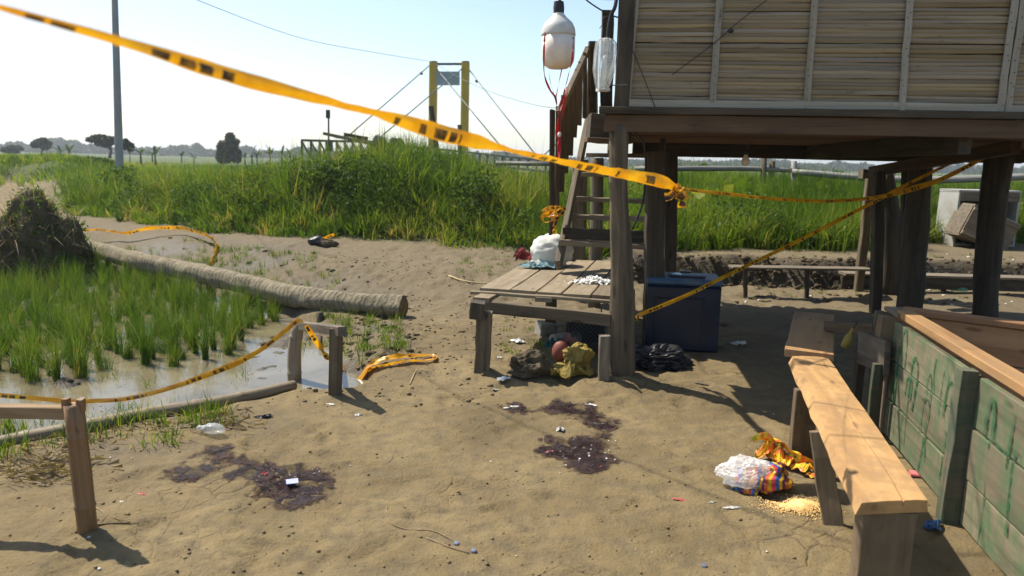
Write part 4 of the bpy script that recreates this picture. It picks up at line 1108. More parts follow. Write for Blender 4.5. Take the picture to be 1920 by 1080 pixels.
# ---------------------------------------------------------------- blue chest
q0, q1 = gnd(1208, 655), gnd(1345, 663)
bx = empty('blue_ice_chest', (q0+q1)/2, 'big navy blue plastic ice chest beside the log post', 'ice chest')
bd = (q1-q0); bd.z = 0; BW = bd.length+.005; bdr = math.atan2(bd.y, bd.x); bn = V((-bd.y, bd.x, 0)).normalized(); bc = (q0+q1)/2; bc.z = min(q0.z, q1.z)
BH = .56; BDp = .42
block('body', bc+bn*BDp/2, BW*.985, BDp, BH, M['blue_box'], bx, bdr, .018)
block('lid', bc+bn*BDp/2+V((0, 0, BH+.003)), BW*1.0, BDp*1.02, .055, M['blue_lid'], bx, bdr, .022)
bu = bd.normalized()
block('lid_recess', bc+bn*(BDp*.42)+bu*.03+V((0, 0, BH+.052)), .30, .15, .025, M['blue_lid'], bx, bdr, .008)
block('handle', bc+bn*(BDp*.42-.085)+bu*.03+V((0, 0, BH+.05)), .29, .03, .022, M['black'], bx, bdr, .006)
block('latch', bc+bn*(BDp*.75)+bu*.03+V((0, 0, BH+.055)), .09, .05, .03, M['black'], bx, bdr, .006)
for (cx_, cz_, w_, h_) in ((-.03, .455, .40, .012), (-.225, .27, .012, .37), (.165, .27, .012, .37)):
    block('front_rib', bc+bu*cx_-bn*.004+V((0, 0, cz_-h_/2)), w_, .012, h_, M['blue_box'], bx, bdr, .004)

# ---------------------------------------------------------------- low benches in the shade
lb = empty('shaded_bench', gnd(1512, 560), 'thin grey plank bench on stick legs behind the ice chest', 'bench')
Yb = gnd(1512, 558).y
board('seat', at(1370, 500, Yb), at(1630, 504, Yb), .22, .022, M['grey'], lb, Z_UP, .002, 5)
for px, yb in ((1397, 560), (1512, 560)): sq_post('leg', px, yb, px+1, 503, Yb, .05, .05, M['dark'], lb)
lb2 = empty('long_bench', gnd(1640, 568), 'long dark timber seat behind the hut posts', 'bench')
Yb = gnd(1640, 560).y+.3
board('seat', at(1578, 512, Yb), at(1960, 522, Yb-.1), .25, .03, M['grey'], lb2, Z_UP, .002, 5)
board('apron', at(1578, 527, Yb-.08), at(1960, 538, Yb-.18), .03, .14, M['dark'], lb2, Z_UP, .002, 5)
for px in (1582, 1765, 1935): sq_post('leg', px, 570, px, 514, Yb+.05, .07, .07, M['dark'], lb2)

# ---------------------------------------------------------------- bright pine bench in front
sun_b = empty('pine_bench', V((1.5, 3.2, 0)), 'fresh pine plank bench in sunlight beside the green pit', 'bench')
zb = .45
c1, c2, c3, c4 = onz(1484, 667, zb), onz(1552, 669, zb), onz(1740, 936, zb), onz(1616, 942, zb)
pa, pb = (c1+c2)/2, (c3+c4)/2
ux = (pa-pb).normalized()
wd = .5*((c2-c1).length+(c3-c4).length)
v_, f_ = [], []
nseg = 14
for i in range(nseg+1):
    f = i/nseg; l, r = c4.lerp(c1, f), c3.lerp(c2, f); cr = l.lerp(r, .62 if True else .5)
    jit = lambda s=.003: V((R.uniform(-s, s), R.uniform(-s, s), 0))
    # wane (bark) edge on the pit-away side, a crack along the middle towards the near end
    cw_ = .0035*max(0, 1-f*1.5); cd_ = .024 if f < .62 else .002
    wv_ = .004*math.sin(f*21)+.003*math.sin(f*47)
    crk_ = cr+V((.006*math.sin(f*13), 0, 0))
    sec = [l+V((-.018+wv_, 0, -.045)), l+V((wv_, 0, -.002))+jit(.002), l.lerp(crk_, .5)+V((0, 0, .001)), crk_+V((-cw_, 0, 0)), crk_+V((0, 0, -cd_)), crk_+V((cw_, 0, 0)), crk_.lerp(r, .5), r+V((0, 0, -.003))+jit(.003), r+V((.002, 0, -.046))+jit(.003)]
    v_ += sec
k = 9
for i in range(nseg):
    for j in range(k): a, b = i*k+j, i*k+(j+1) % k; f_.append((a, a+k, b+k, b))
f_.append(tuple(range(k))); f_.append(tuple(nseg*k+j for j in range(k-1, -1, -1)))
Fm = frame(pb, pa); Fi = Fm.inverted()
link('seat_plank', mesh('seat_plank', [Fi@v for v in v_], f_), M['fresh'], sun_b, Fm)
d1, d2, d3, d4 = onz(1497, 588, zb+.02), onz(1556, 586, zb+.02), onz(1546, 662, zb+.02), onz(1488, 658, zb+.02)
board('seat_plank', (d3+d4)/2+V((0, 0, -.022)), (d1+d2)/2+V((0, 0, -.022)), (d2-d1).length*1.0, .046, M['fresh'], sun_b, Z_UP, .003, 8, .004, 1.0, .008)
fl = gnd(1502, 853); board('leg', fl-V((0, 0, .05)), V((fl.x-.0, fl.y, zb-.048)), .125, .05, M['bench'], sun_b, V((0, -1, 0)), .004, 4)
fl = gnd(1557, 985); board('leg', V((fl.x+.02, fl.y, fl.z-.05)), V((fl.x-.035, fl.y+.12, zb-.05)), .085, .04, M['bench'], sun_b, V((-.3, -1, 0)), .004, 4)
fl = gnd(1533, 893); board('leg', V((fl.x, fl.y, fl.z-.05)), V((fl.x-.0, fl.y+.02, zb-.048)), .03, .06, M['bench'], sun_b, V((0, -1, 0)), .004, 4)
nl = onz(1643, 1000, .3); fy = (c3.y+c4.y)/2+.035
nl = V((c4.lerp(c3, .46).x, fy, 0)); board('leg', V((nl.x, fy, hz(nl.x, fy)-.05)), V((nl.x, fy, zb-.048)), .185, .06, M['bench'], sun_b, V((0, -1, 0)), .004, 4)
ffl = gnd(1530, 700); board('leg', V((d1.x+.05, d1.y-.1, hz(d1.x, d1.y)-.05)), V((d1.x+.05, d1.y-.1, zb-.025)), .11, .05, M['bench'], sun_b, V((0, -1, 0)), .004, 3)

# ---------------------------------------------------------------- the green plank pit
zr = .76
r0, r1 = onz(1672, 572, zr), onz(1930, 728, zr)              # inner line of the near rail
gp = empty('plank_pit', V((r0.x, r0.y, 0)), 'open pit walled with green scrawled planks under a pine rail', 'pit')
rd = (r1-r0); rd.z = 0; rdir = rd.normalized(); rn = V((rdir.y, -rdir.x, 0))       # rn points away from the pit, towards the bench
if rn.x > 0: rn = -rn
RL = rd.length+1.3
def rp(a, b, z): return V((r0.x, r0.y, 0))+rdir*a+rn*b+V((0, 0, z))
board('top_rail', rp(.16, -.03, zr-.02), rp(RL, -.03, zr-.02), .085, .042, M['fresh'], gp, Z_UP, .002, 8)
board('rail_end', rp(-.03, -.03, zr-.026), rp(.22, -.03, zr-.024), .12, .026, M['tan'], gp, Z_UP, .002, 2)
def footpos(px, py): q = gnd(px, py); v = q-r0; v.z = 0; return v.dot(rdir)
aA, aB = .14, .0
aA = .13; aB = footpos(1825, 1000); aB = max(.9, min(aB, 1.3)); aC = aB+.95
BZ = .035
for (a0, a1) in ((aA+.05, aB), (aB+.05, aC)):
    zs_ = [BZ, .245, .475, .70]
    for k in range(3):
        p0 = rp(a0, .012+R.uniform(-.006, .006), (zs_[k]+zs_[k+1])/2); p1 = rp(a1, .012+R.uniform(-.006, .006), (zs_[k]+zs_[k+1])/2+R.uniform(-.004, .004))
        board('plank', p0, p1, zs_[k+1]-zs_[k]-.008, .03, M['green'], gp, rn, .002, 6, .003)
for a, w, t, mt in ((.0, .03, .05, 'greenpost'), (.13, .10, .08, 'bench'), (aB+.01, .075, .07, 'greenpost'), (aC, .075, .06, 'greenpost')):
    p0 = rp(a, .065, -.05); p1 = rp(a-.01, .055, zr-.043)
    board('post', p0, p1, w, t, M[mt], gp, rn, .004, 5)
M['scrawl'] = plain('green_paint', (.03, .105, .045), 0.6, 0.3, 0.35, 25, 0)
def thin_paint(m):                            # brushed thin: the board shows through
    nt = m.node_tree; b = nt.nodes['Principled BSDF']; tp = nt.nodes.new('ShaderNodeBsdfTransparent'); mx = nt.nodes.new('ShaderNodeMixShader')
    nt.links.new(ramp(nt, tex_noise(nt, coords(nt), 30, 5, .7), [(.38, (.15, .15, .15)), (.58, (.9, .9, .9))]), mx.inputs[0])
    nt.links.new(tp.outputs[0], mx.inputs[1]); nt.links.new(b.outputs[0], mx.inputs[2]); nt.links.new(mx.outputs[0], nt.nodes['Material Output'].inputs[0])
thin_paint(M['scrawl'])
def scrawl(pts, w):
    C_ = catmull([rp(a, .030, z_) for a, z_ in pts], 6); vs_, fs = [], []
    for i in range(len(C_)):
        t = (C_[min(i+1, len(C_)-1)]-C_[max(i-1, 0)]).normalized(); sd = t.cross(rn).normalized()*(w*(.6+.4*abs(mnoise.noise(C_[i]*14)+.4)))
        vs_ += [C_[i]-sd*.5, C_[i]+sd*.5]
    for i in range(len(C_)-1): fs.append((2*i, 2*i+1, 2*i+3, 2*i+2))
    return vs_, fs
sc_ = []
for a0, a1 in ((.20, aB-.05), (aB+.08, aC-.05)):
    for q_ in range(6):
        a = R.uniform(a0, a1-.12); zt = R.uniform(.40, .69); w_ = R.uniform(.05, .17); h_ = R.uniform(.06, .26)
        sc_.append(scrawl([(a, max(.06, zt-h_)), (a+w_*R.uniform(-.05, .25), zt-.3*h_), (a+w_*R.uniform(.35, .6), zt+R.uniform(-.03, .01)), (a+w_, zt-h_*R.uniform(.2, .5)), (a+w_*R.uniform(.7, 1.2), max(.05, zt-h_*R.uniform(.7, 1.6)))], R.uniform(.010, .034)))
    for q_ in range(11):
        x_ = R.uniform(a0, a1); z_ = R.uniform(.2, .68); sc_.append(scrawl([(x_, z_), (x_+R.uniform(-.012, .012), z_-R.uniform(.04, .10)), (x_+R.uniform(-.025, .025), max(.05, z_-R.uniform(.12, .36)))], R.uniform(.006, .03)))
tag(joined('paint_scrawl', sc_, M['scrawl'], gp), kind='stuff')
board('stick', rp(.245, .06, .05), rp(.235, .06, .40), .018, .018, M['bamboo_grey'], gp, rn, .002, 3)
f1 = onz(1930, 604, zr); fd = f1-r0; fd.z = 0; fdir = fd.normalized(); fn = V((-fdir.y, fdir.x, 0))
def fp(a, b, z): return V((r0.x, r0.y, 0))+fdir*a+fn*b+V((0, 0, z))
FL = fd.length+.9
for z0_, z1_ in ((.02, .28), (.285, .50), (.505, .715)):
    board('inner_plank', fp(.03, .01, (z0_+z1_)/2), fp(FL, .01, (z0_+z1_)/2), z1_-z0_-.005, .03, M['pine'], gp, -fn, .002, 5)
board('far_rail', fp(.06, .02, zr-.025), fp(FL, .02, zr-.025), .09, .036, M['pine'], gp, Z_UP, .002, 5)
# rungs joining the bench end and the pit corner
board('cross_log', onz(1556, 606, .52)+V((0, 0, -.02)), rp(-.02, .05, .60), .075, .065, M['fascia'], gp, Z_UP, .003, 3)
hb0 = at(1612, 650, 4.45); hb1 = at(1663, 672, 4.12)
board('hanging_board', hb0, hb1, .20, .03, M['grey'], gp, V((-.8, -.6, 0)), .003, 3)
board('leg', V((hb0.x+.02, hb0.y+.02, 0)), V((hb0.x+.02, hb0.y+.02, .46)), .05, .05, M['dark'], gp, V((0, -1, 0)), .003, 3)
board('leg', V((hb1.x-.04, hb1.y+.02, 0)), V((hb1.x-.04, hb1.y+.02, .46)), .045, .03, M['greenpost'], gp, V((0, -1, 0)), .003, 3)
bq = at(1590, 636, 4.5)
bt = empty('hanging_bottle', bq, 'old brown glass bottle hanging by the cross log', 'bottle')
tv, tf = tube_geo([bq+V((d*.35, 0, d)) for d in (-.055, -.05, 0, .025, .04, .07)], [.012, .026, .027, .02, .011, .010], 12)
link('glass', mesh('glass', [v-bq for v in tv], tf, True), M['yellow_sack'], bt, Matrix.Translation(bq))
wire('cord', [bq+V((.024, 0, .07)), bq+V((.05, .0, .11))], .004, M['black'], bt)

M['pale'] = plain('pale_weathered_paint', (.36, .36, .33), 0.7, 0.25, 0.15, 5, 0.1, dirt=(.2, .17, .12))
# ---------------------------------------------------------------- crates on the far step
cy = gnd(1845, 464).y
cr = empty('open_crate', gnd(1845, 464), 'upright pale boxy crate open to the front on the earth step', 'crate')
ca, cb, cz = at(1786, 462, cy), at(1902, 462, cy), 0
cw = (cb-ca).length; ch_ = at(1786, 360, cy).z-ca.z; g0 = ca.copy()
dpt = .55
board('side', g0+V((.02, dpt/2, 0)), g0+V((.02, dpt/2, ch_)), dpt, .035, M['pale'], cr, V((-1, 0, 0)), .003, 2)
board('side', g0+V((cw-.02, dpt/2, 0)), g0+V((cw-.02, dpt/2, ch_)), dpt, .035, M['pale'], cr, V((1, 0, 0)), .003, 2)
board('top', g0+V((0, dpt/2, ch_+.02)), g0+V((cw, dpt/2, ch_+.02)), dpt, .035, M['pale'], cr, Z_UP, .003, 2)
board('bottom', g0+V((.04, dpt/2, .03)), g0+V((cw-.04, dpt/2, .03)), dpt-.01, .04, M['pale'], cr, Z_UP, .003, 2)
board('back', g0+V((.04, dpt-.02, ch_/2)), g0+V((cw-.04, dpt-.02, ch_/2)), ch_-.1, .03, M['dark'], cr, V((0, -1, 0)), .003, 2)
board('lintel', g0+V((.04, -.01, ch_-.06)), g0+V((cw-.04, -.01, ch_-.06)), .15, .03, M['grey'], cr, V((0, -1, 0)), .003, 2)
cb_ = at(1845, 468, cy-.35); cb_.z = hz(cb_.x, cb_.y)
c2 = empty('tipped_crate', cb_, 'dusty wooden crate tipped over against the upright crate', 'crate')
TM = Matrix.Translation(cb_+V((.05, 0, .30))) @ Matrix.Rotation(math.radians(22), 4, 'Y')
def cbox(nm, x, y, z, sx_, sy_, sz_, mt):
    vs_, fs = box_geo(sx_, sy_, sz_, .006, 1, 0); vs_ = [(a-sx_/2, b, c) for a, b, c in vs_]
    return link(nm, mesh(nm, vs_, fs), M[mt], c2, TM @ Matrix.Translation((x, y, z)))
cbox('front', 0, 0, 0, .78, .03, .46, 'tan'); cbox('top', 0, .2, .245, .80, .42, .03, 'grey'); cbox('bottom', 0, .2, -.245, .80, .42, .03, 'grey')
cbox('side', -.39, .215, 0, .03, .40, .46, 'grey'); cbox('side', .39, .215, 0, .03, .40, .46, 'grey'); cbox('batten', 0, -.025, -.19, .78, .02, .05, 'tan'); cbox('batten', 0, -.025, .19, .78, .02, .04, 'grey')

# ---------------------------------------------------------------- pole fence in the field
fe = empty('pole_fence', at(1480, 360, 15), 'grey pole rail fence standing in the grass behind the hut', 'fence')
pole('rail', [at(1190, 317, 15.2), at(1380, 316, 15), at(1490, 320, 14.8)], [.055, .05, .045], M['rail'], fe, 8, 4, .05)
pole('rail', [at(1485, 322, 14.75), at(1620, 333, 14.2), at(1760, 337, 13.6), at(1960, 330, 13)], [.06, .062, .065, .06], M['rail'], fe, 8, 4, .05)
pole('rail', [at(1180, 372, 14.6), at(1400, 376, 14.4), at(1640, 384, 14), at(1960, 382, 13)], [.03], M['rail'], fe, 6, 4, .05)
pole('rail', [at(930, 306, 16), at(1048, 308, 15.4)], [.045], M['rail'], fe, 8, 2, .05)
for px, top, rr_ in ((1428, 296, .055), (1443, 302, .06), (1484, 302, .06), (1640, 325, .05)):
    a = at(px, 400, 14.9); a.z = hz(a.x, a.y)-.1; pole('post', [a, at(px+5, top, 14.9)], [rr_], M['post' if px != 1484 else 'rail'], fe, 8, 2, .06)

# ---------------------------------------------------------------- bamboo rails by the pond
f1_ = gnd(165, 992); yy = f1_.y
b1 = empty('bamboo_rail', f1_, 'brown bamboo post and bar at the left front edge of the yard', 'rail')
pole('post', [f1_-V((0, 0, .06)), at(152, 880, yy), at(138, 758, yy)], [.038, .039, .037], M['bamboo'], b1, 14, 3, .03, nodes=2)
tip = at(138, 758, yy)
for s_ in (-1, 1): board('fork_lip', tip+V((.028*s_, -.0, -.03)), tip+V((.03*s_, 0, .024)), .028, .03, M['bamboo'], b1, V((0, -1, 0)), .002, 2)
board('bar', at(150, 774, yy+.02), at(-260, 766, yy+.16), .05, .052, M['fascia2'], b1, Z_UP, .003, 6)
le_ = at(-250, 766, yy+.155); pole('post', [V((le_.x, le_.y, hz(le_.x, le_.y)-.15)), le_+V((0, 0, -.025))], [.038, .036], M['bamboo'], b1, 14, 3, .03, nodes=2)
f2_ = gnd(553, 722); f3_ = gnd(628, 738)
b2 = empty('bamboo_barrier', f2_, 'short goal shaped bamboo frame standing at the pond corner', 'rail')
pole('post', [f2_-V((0, 0, .08)), at(552, 660, f2_.y), at(560, 606, f2_.y)], [.052, .050, .044], M['bamboo_grey'], b2, 14, 3, .05, nodes=2)
board('post', f3_-V((0, 0, .06)), at(630, 616, f3_.y), .078, .06, M['post'], b2, V((0, -1, 0)), .003, 4)
board('bar', at(566, 611, f2_.y-.05), at(642, 621, f3_.y-.07), .06, .062, M['grey'], b2, Z_UP, .003, 4)
pe = [onz(-200, 878, .02), onz(0, 832, .015), onz(150, 803, .015), onz(280, 778, .012), onz(380, 761, .01), onz(480, 740, .015), onz(552, 722, .02)]
tag(pole('edging_bamboo', pe, [.040, .042, .045, .047, .045, .04, .034], M['bamboo_grey'], None, 14, 4, .05, nodes=7), 'long bamboo pole edging the pond along the yard', 'pole')
# spare post stub in the mud below the big hose
sp_ = gnd(598, 650); tag(pole('mud_stake', [sp_-V((0, 0, .1)), sp_+V((-.01, .1, .17))], [.02], M['post'], None, 8, 2, .1), 'short dark stake in the mud behind the bamboo frame', 'stake')
sp_ = gnd(600, 594); tag(pole('hose_prop', [sp_-V((0, 0, .1)), V((sp_.x, sp_.y, .05))], [.035], M['dark'], None, 8, 2, .1), 'stub holding the big hose off the mud', 'prop')

# ---------------------------------------------------------------- big mud-coated pump hose
hp_ = []
for px, py, r_ in ((140, 458, .12), (170, 466, .12), (260, 490, .12), (380, 515, .12), (480, 538, .12), (560, 556, .12), (640, 566, .12), (700, 571, .12), (757, 576, .12)):
    Yp = np.interp(px, [140, 170, 260, 380, 480, 560, 640, 700, 757], [12.6, 12.2, 11.0, 9.75, 8.9, 8.3, 7.75, 7.4, 7.12])
    hp_.append(onz(px, py, np.interp(px, [140, 260, 480, 640, 757], [.24, .20, .13, .10, .10])))
hose = empty('pump_hose', V((hp_[-1].x, hp_[-1].y, 0)), 'fat dried mud coated hose lying from the heap to the path', 'hose')
pts_ = catmull(hp_, 16)
rads = [.112*(1+.07*mnoise.noise(V((i*.37, 0, 0)))+.03*mnoise.noise(V((i*.93, 3, 0)))) for i in range(len(pts_))]
vs_, fs = tube_geo(pts_, rads, 26, False, .16, 3)
Fm = frame(hp_[-1], hp_[0]); Fi = Fm.inverted()
link('tube', mesh('tube', [Fi@v for v in vs_], fs, True), M['pipe'], hose, Fm)
e_ = pts_[-1]; t_ = (pts_[-1]-pts_[-2]).normalized()
vs_, fs = tube_geo([e_-t_*.06, e_-t_*.004, e_+t_*.006, e_+t_*.012], [.10, .108, .098, .02], 22, True, .05, 3)
link('mud_plug', mesh('mud_plug', [Fi@v for v in vs_], fs, True), M['clod'], hose, Fm)

# ---------------------------------------------------------------- dark heap with roots at the left
hq = gnd(55, 520); 
heap = empty('earth_heap', hq, 'dark root tangled earth heap at the left edge by the hose', 'earth heap')
hc = V((hq.x-.30, hq.y+.55, hq.z+.10))
vs_, fs = ico_blob(hc, (.60, .55, .98), .36, 1.9, 17, 5, False, -.25)
link('soil', mesh('soil', [V(v) for v in vs_], fs, True), M['clod_dark'], heap, Matrix.Translation(hc))
hv_ = np.array([list(hc+v) for v in vs_ if v.z > -.1]); pick = NP.integers(0, len(hv_), 3800)
lp = hv_[pick]+NP.normal(0, .035, (3800, 3))
veg('ivy', leaves(lp, NP.uniform(.025, .07, len(lp)), tint=np.clip(NP.normal(.35, .25, len(lp)), 0, 1)), M['leaf_dark'], None, heap, 'stuff', None, Matrix.Translation(hc))
up_ = hv_[hv_[:, 2] > hc.z+.25]; lp = up_[NP.integers(0, len(up_), 700)]
veg('sprigs', blades(lp, NP.uniform(.05, .25, len(lp)), NP.uniform(.006, .014, len(lp)), NP.uniform(.2, 1.2, len(lp)), 2, tint=NP.uniform(.1, .8, len(lp))), M['grass'], None, heap, 'stuff', None, Matrix.Translation(hc))
lp = hv_[NP.integers(0, len(hv_), 1300)]
veg('dead_stems', blades(lp, NP.uniform(.1, .5, len(lp)), NP.uniform(.006, .013, len(lp)), NP.uniform(.6, 1.6, len(lp)), 3, tint=NP.uniform(.0, .8, len(lp)), droop=1.6), M['leaf_dead'], None, heap, 'stuff', None, Matrix.Translation(hc))
for k in range(16):
    a = R.uniform(-.55, .6); s0 = hc+V((a, -.56+.25*abs(a), R.uniform(-.1, .6)))
    pole('root', [s0, s0+V((R.uniform(-.2, .2), -.12, R.uniform(-.05, .08))), s0+V((R.uniform(-.4, .4), -.16, -R.uniform(.1, .4)))], [.014, .01, .004], M['root'], heap, 6, 4)
#@@SPLIT
# ---------------------------------------------------------------- lamps and cables
def lathe(prof, n=24):                        # prof: (radius, z)
    vs_, fs = [], []
    for r_, z_ in prof:
        for j in range(n): a = 2*math.pi*j/n; vs_.append(V((r_*math.cos(a), r_*math.sin(a), z_)))
    for i in range(len(prof)-1):
        for j in range(n): fs.append((i*n+j, i*n+(j+1) % n, (i+1)*n+(j+1) % n, (i+1)*n+j))
    fs.append(tuple(range(n-1, -1, -1))); fs.append(tuple((len(prof)-1)*n+j for j in range(n)))
    return vs_, fs
YL = 4.3
lc = at(1047, 82, YL); sc = YL*1.03/FPX       # metres per pixel there
lamp = empty('hanging_lamp', lc, 'big white bulb lamp hanging on a cable with red straps', 'lamp')
pr = lambda L_: [(r_*sc, -z_*sc) for r_, z_ in L_]
LM = Matrix.Translation(lc) @ Matrix.Rotation(math.radians(-1.2), 4, 'Y')
vs_, fs = lathe(pr([(6, 43), (16, 42), (24, 37), (28, 28), (29, 12), (29, -14)])); link('diffuser', mesh('diffuser', vs_, fs, True), M['diffuser'], lamp, LM)
vs_, fs = lathe(pr([(29.6, -13), (30, -16), (28.5, -26), (24, -35), (15, -43), (9, -50), (8, -56)])); link('housing', mesh('housing', vs_, fs, True), M['lamp_white'], lamp, LM)
vs_, fs = lathe(pr([(9.2, -51), (9.6, -60), (8.5, -70), (5, -71), (3, -74), (2.4, -82)]), 16); link('socket', mesh('socket', vs_, fs), M['black'], lamp, LM)
T_ = lc+V((0, 0, 80*sc)); 
wire('cable', [T_, T_+V((.0, .01, .3)), T_+V((.03, .05, .95))], .004, M['cable'], lamp)
wire('overhead_cable', [at(213, -70, 30), T_+V((-5.5, 6, 2.6)), T_+V((-1.5, .6, 1.25)), T_+V((.03, .05, .95)), hp(.05, -.02, 3.2)], .006, M['cable'], lamp)
LP = lambda px, py: at(px, py, YL-.02)
strapw = .012
def strap(name, pts, w=strapw, mat='red_strap', parent=lamp):
    return ribbon(name, [(p, w, 80*(i % 2)) for i, p in enumerate(pts)], M[mat], parent, 6, .1, R.random()*9)
strap('strap', [at(1022, 60, YL-.13), at(1020, 95, YL-.13), at(1021, 140, YL-.05), at(1031, 168, YL), at(1041, 182, YL), at(1044, 198, YL)])
strap('strap', [at(1025, 100, YL+.05), at(1031, 150, YL+.03), at(1040, 182, YL), at(1044, 198, YL)], .006, 'cable')
strap('strap', [at(1075, 70, YL-.1), at(1073, 110, YL-.1), at(1066, 140, YL-.02), at(1058, 172, YL), at(1050, 205, YL+.05)])
strap('strap', [at(1054, 126, YL), at(1047, 160, YL), at(1042, 185, YL)], .006)
strap('strap', [at(1062, 168, YL+.3), at(1055, 188, YL+.8), at(1047, 215, YL+1.3), at(1045, 250, YL+1.45), at(1048, 268, YL+1.45), at(1048, 300, YL+1.45)], .032)
strap('strap', [at(1068, 160, YL+.35), at(1056, 205, YL+1.2), at(1052, 235, YL+1.4), at(1049, 285, YL+1.45)], .028)
bq = at(1049, 252, YL+1.4)
tag(blob('white_knot', bq, (.014, .014, .02), M['paper'], lamp, .2, 1.5, 3, 2, 0, True, None))
# clear lantern
YL2 = 4.95; lc2 = at(1133, 122, YL2); sc2 = YL2*1.03/FPX
lan = empty('clear_lantern', lc2, 'clear ribbed plastic lantern hanging on a thick black cable', 'lantern')
LM2 = Matrix.Translation(lc2) @ Matrix.Rotation(math.radians(3), 4, 'Y')
pr2 = [(r_*sc2, -z_*sc2) for r_, z_ in [(5, 42), (11, 40), (14, 30), (19, 10), (19.5, -20), (18, -38), (12, -44), (4, -45)]]
vs_, fs = lathe(pr2, 10); link('globe', mesh('globe', vs_, fs, False), M['clear'], lan, LM2)
for k in range(10):
    a = 2*math.pi*k/10
    tv, tf = tube_geo([V((r_*math.cos(a), r_*math.sin(a), z_)) for r_, z_ in pr2[1:-1]], [.0022]*(len(pr2)-2), 5)
    link('rib', mesh('rib', tv, tf, True), M['lamp_white'], lan, LM2)
vs_, fs = lathe([(.012, -.13), (.02, -.12), (.022, -.06), (.018, 0.03), (.01, .06)], 12); link('inner_bulb', mesh('inner_bulb', vs_, fs, True), M['lamp_white'], lan, LM2)
block('base_cap', lc2+V((-.002, 0, -45*sc2)), .075, .07, .02, M['lamp_white'], lan, .2)
vs_, fs = lathe([(.03, .14), (.045, .158), (.02, .165)], 12); link('cap', mesh('cap', vs_, fs), M['lamp_white'], lan, LM2)
wire('cable', [at(1140, 78, YL2), at(1141, 55, YL2), at(1146, 28, YL2), at(1156, -6, YL2), hp(-.02, -.03, 3.1)], .012, M['cable'], lan, 8)
wire('cable', [at(1140, 158, YL2), at(1155, 160, YL2+.1), at(1176, 159, 5.1)], .004, M['wire'], lan, 5)
# loose wires on the wall
def wall_px(px, py, off=.03):
    d = ray(px, py); o = V((0, 0, CAM_H)); t = (hp(0, -off, 0)-o).dot(hy)/d.dot(hy); return o+d*t
for nm, lab, pts_, r_ in (('hanging_wire', 'black twisted wire crossing the sky to the hut corner', [at(1085, -12, 5.0), at(1110, 8, 5.05), at(1140, 26, 5.1), wall_px(1160, 33)], .005),
                      ('wall_wire', 'thin wire running down the slat wall from the corner', [wall_px(1160, 36), wall_px(1180, 80), wall_px(1205, 140), wall_px(1228, 200)], .003),
                      ('wall_wire', 'thin wire slanting up the slat wall to the top', [wall_px(1260, 140), wall_px(1330, 88), wall_px(1380, 45), wall_px(1440, -2)], .003),
                      ('dangling_wire', 'short kinked wire end dangling beside the lantern cable', [at(1142, 30, 5.1), at(1131, 34, 5.1), at(1129, 46, 5.1), at(1124, 54, 5.1)], .0025),
                      ('drooping_cable', 'black cable drooping between the log post and the square post', [at(1185, 243, 5.3), at(1207, 268, 5.6), at(1211, 320, 5.9), at(1205, 380, 6.0), at(1186, 430, 6.0)], .009)):
    tag(wire(nm, pts_, r_, M['cable']), lab, 'wire')
kn = wall_px(1370, 58); tag(blob('wire_knot', kn, (.022, .01, .012), M['black'], None, .2, 2, 4, 2, .0, True, None), 'dark taped splice on the slanting wall wire', 'splice')

# ---------------------------------------------------------------- caution tape
tz = lambda px, py, lift=.02: gnd(px, py, lift)
def ty(px): return float(np.interp(px, [-90, 0, 370, 600, 850, 1090, 1200, 1268], [.93, 1.0, 1.27, 1.52, 1.92, 2.45, 2.80, 3.05]))
tag(ribbon('caution_tape', [(at(px, py, ty(px)), wpx*.72*ty(px)/FPX, an) for px, py, wpx, an in (
    (-90, -12, 18, 30), (0, 14, 18, 34), (110, 45, 22, 30), (200, 70, 25, 20), (290, 96, 30, 8), (370, 122, 38, 4), (470, 152, 40, 0), (545, 172, 32, 20), (620, 192, 24, 48), (700, 212, 22, 50), (770, 232, 36, 20),
    (830, 250, 44, 4), (890, 265, 36, 18), (950, 281, 18, 56), (1020, 296, 18, 58), (1090, 311, 24, 40), (1150, 323, 26, 34), (1195, 331, 28, 14), (1225, 336, 34, 4), (1250, 344, 30, 10), (1268, 353, 12, 30))], M['tape'], None, 8, .22, 2),
    'yellow caution tape sagging from upper left to the knot before the hut', 'tape')
kq = at(1269, 354, 3.04)
kt = empty('tape_knot', kq, 'yellow tape knot with two short loose ends in mid air', 'tape knot')
ribbon('knot', [(kq+V((-.02, 0, .012)), .02, 0), (kq+V((0, -.02, -.01)), .03, 60), (kq+V((.02, 0, .01)), .02, 120), (kq+V((0, .02, .005)), .028, 200), (kq+V((-.015, 0, -.012)), .02, 260)], M['tape'], kt, 6, .3, 4)
ribbon('loose_end', [(kq+V((-.005, -.01, -.005)), .02, 20), (kq+V((-.03, -.015, -.03)), .03, 40), (kq+V((-.05, -.02, -.034)), .034, 20)], M['tape'], kt, 6, .3, 5)
ribbon('loose_end', [(kq+V((.008, -.01, -.008)), .03, 0), (kq+V((.02, -.012, -.035)), .055, 10), (kq+V((.018, -.015, -.075)), .045, 30)], M['tape'], kt, 6, .3, 6)
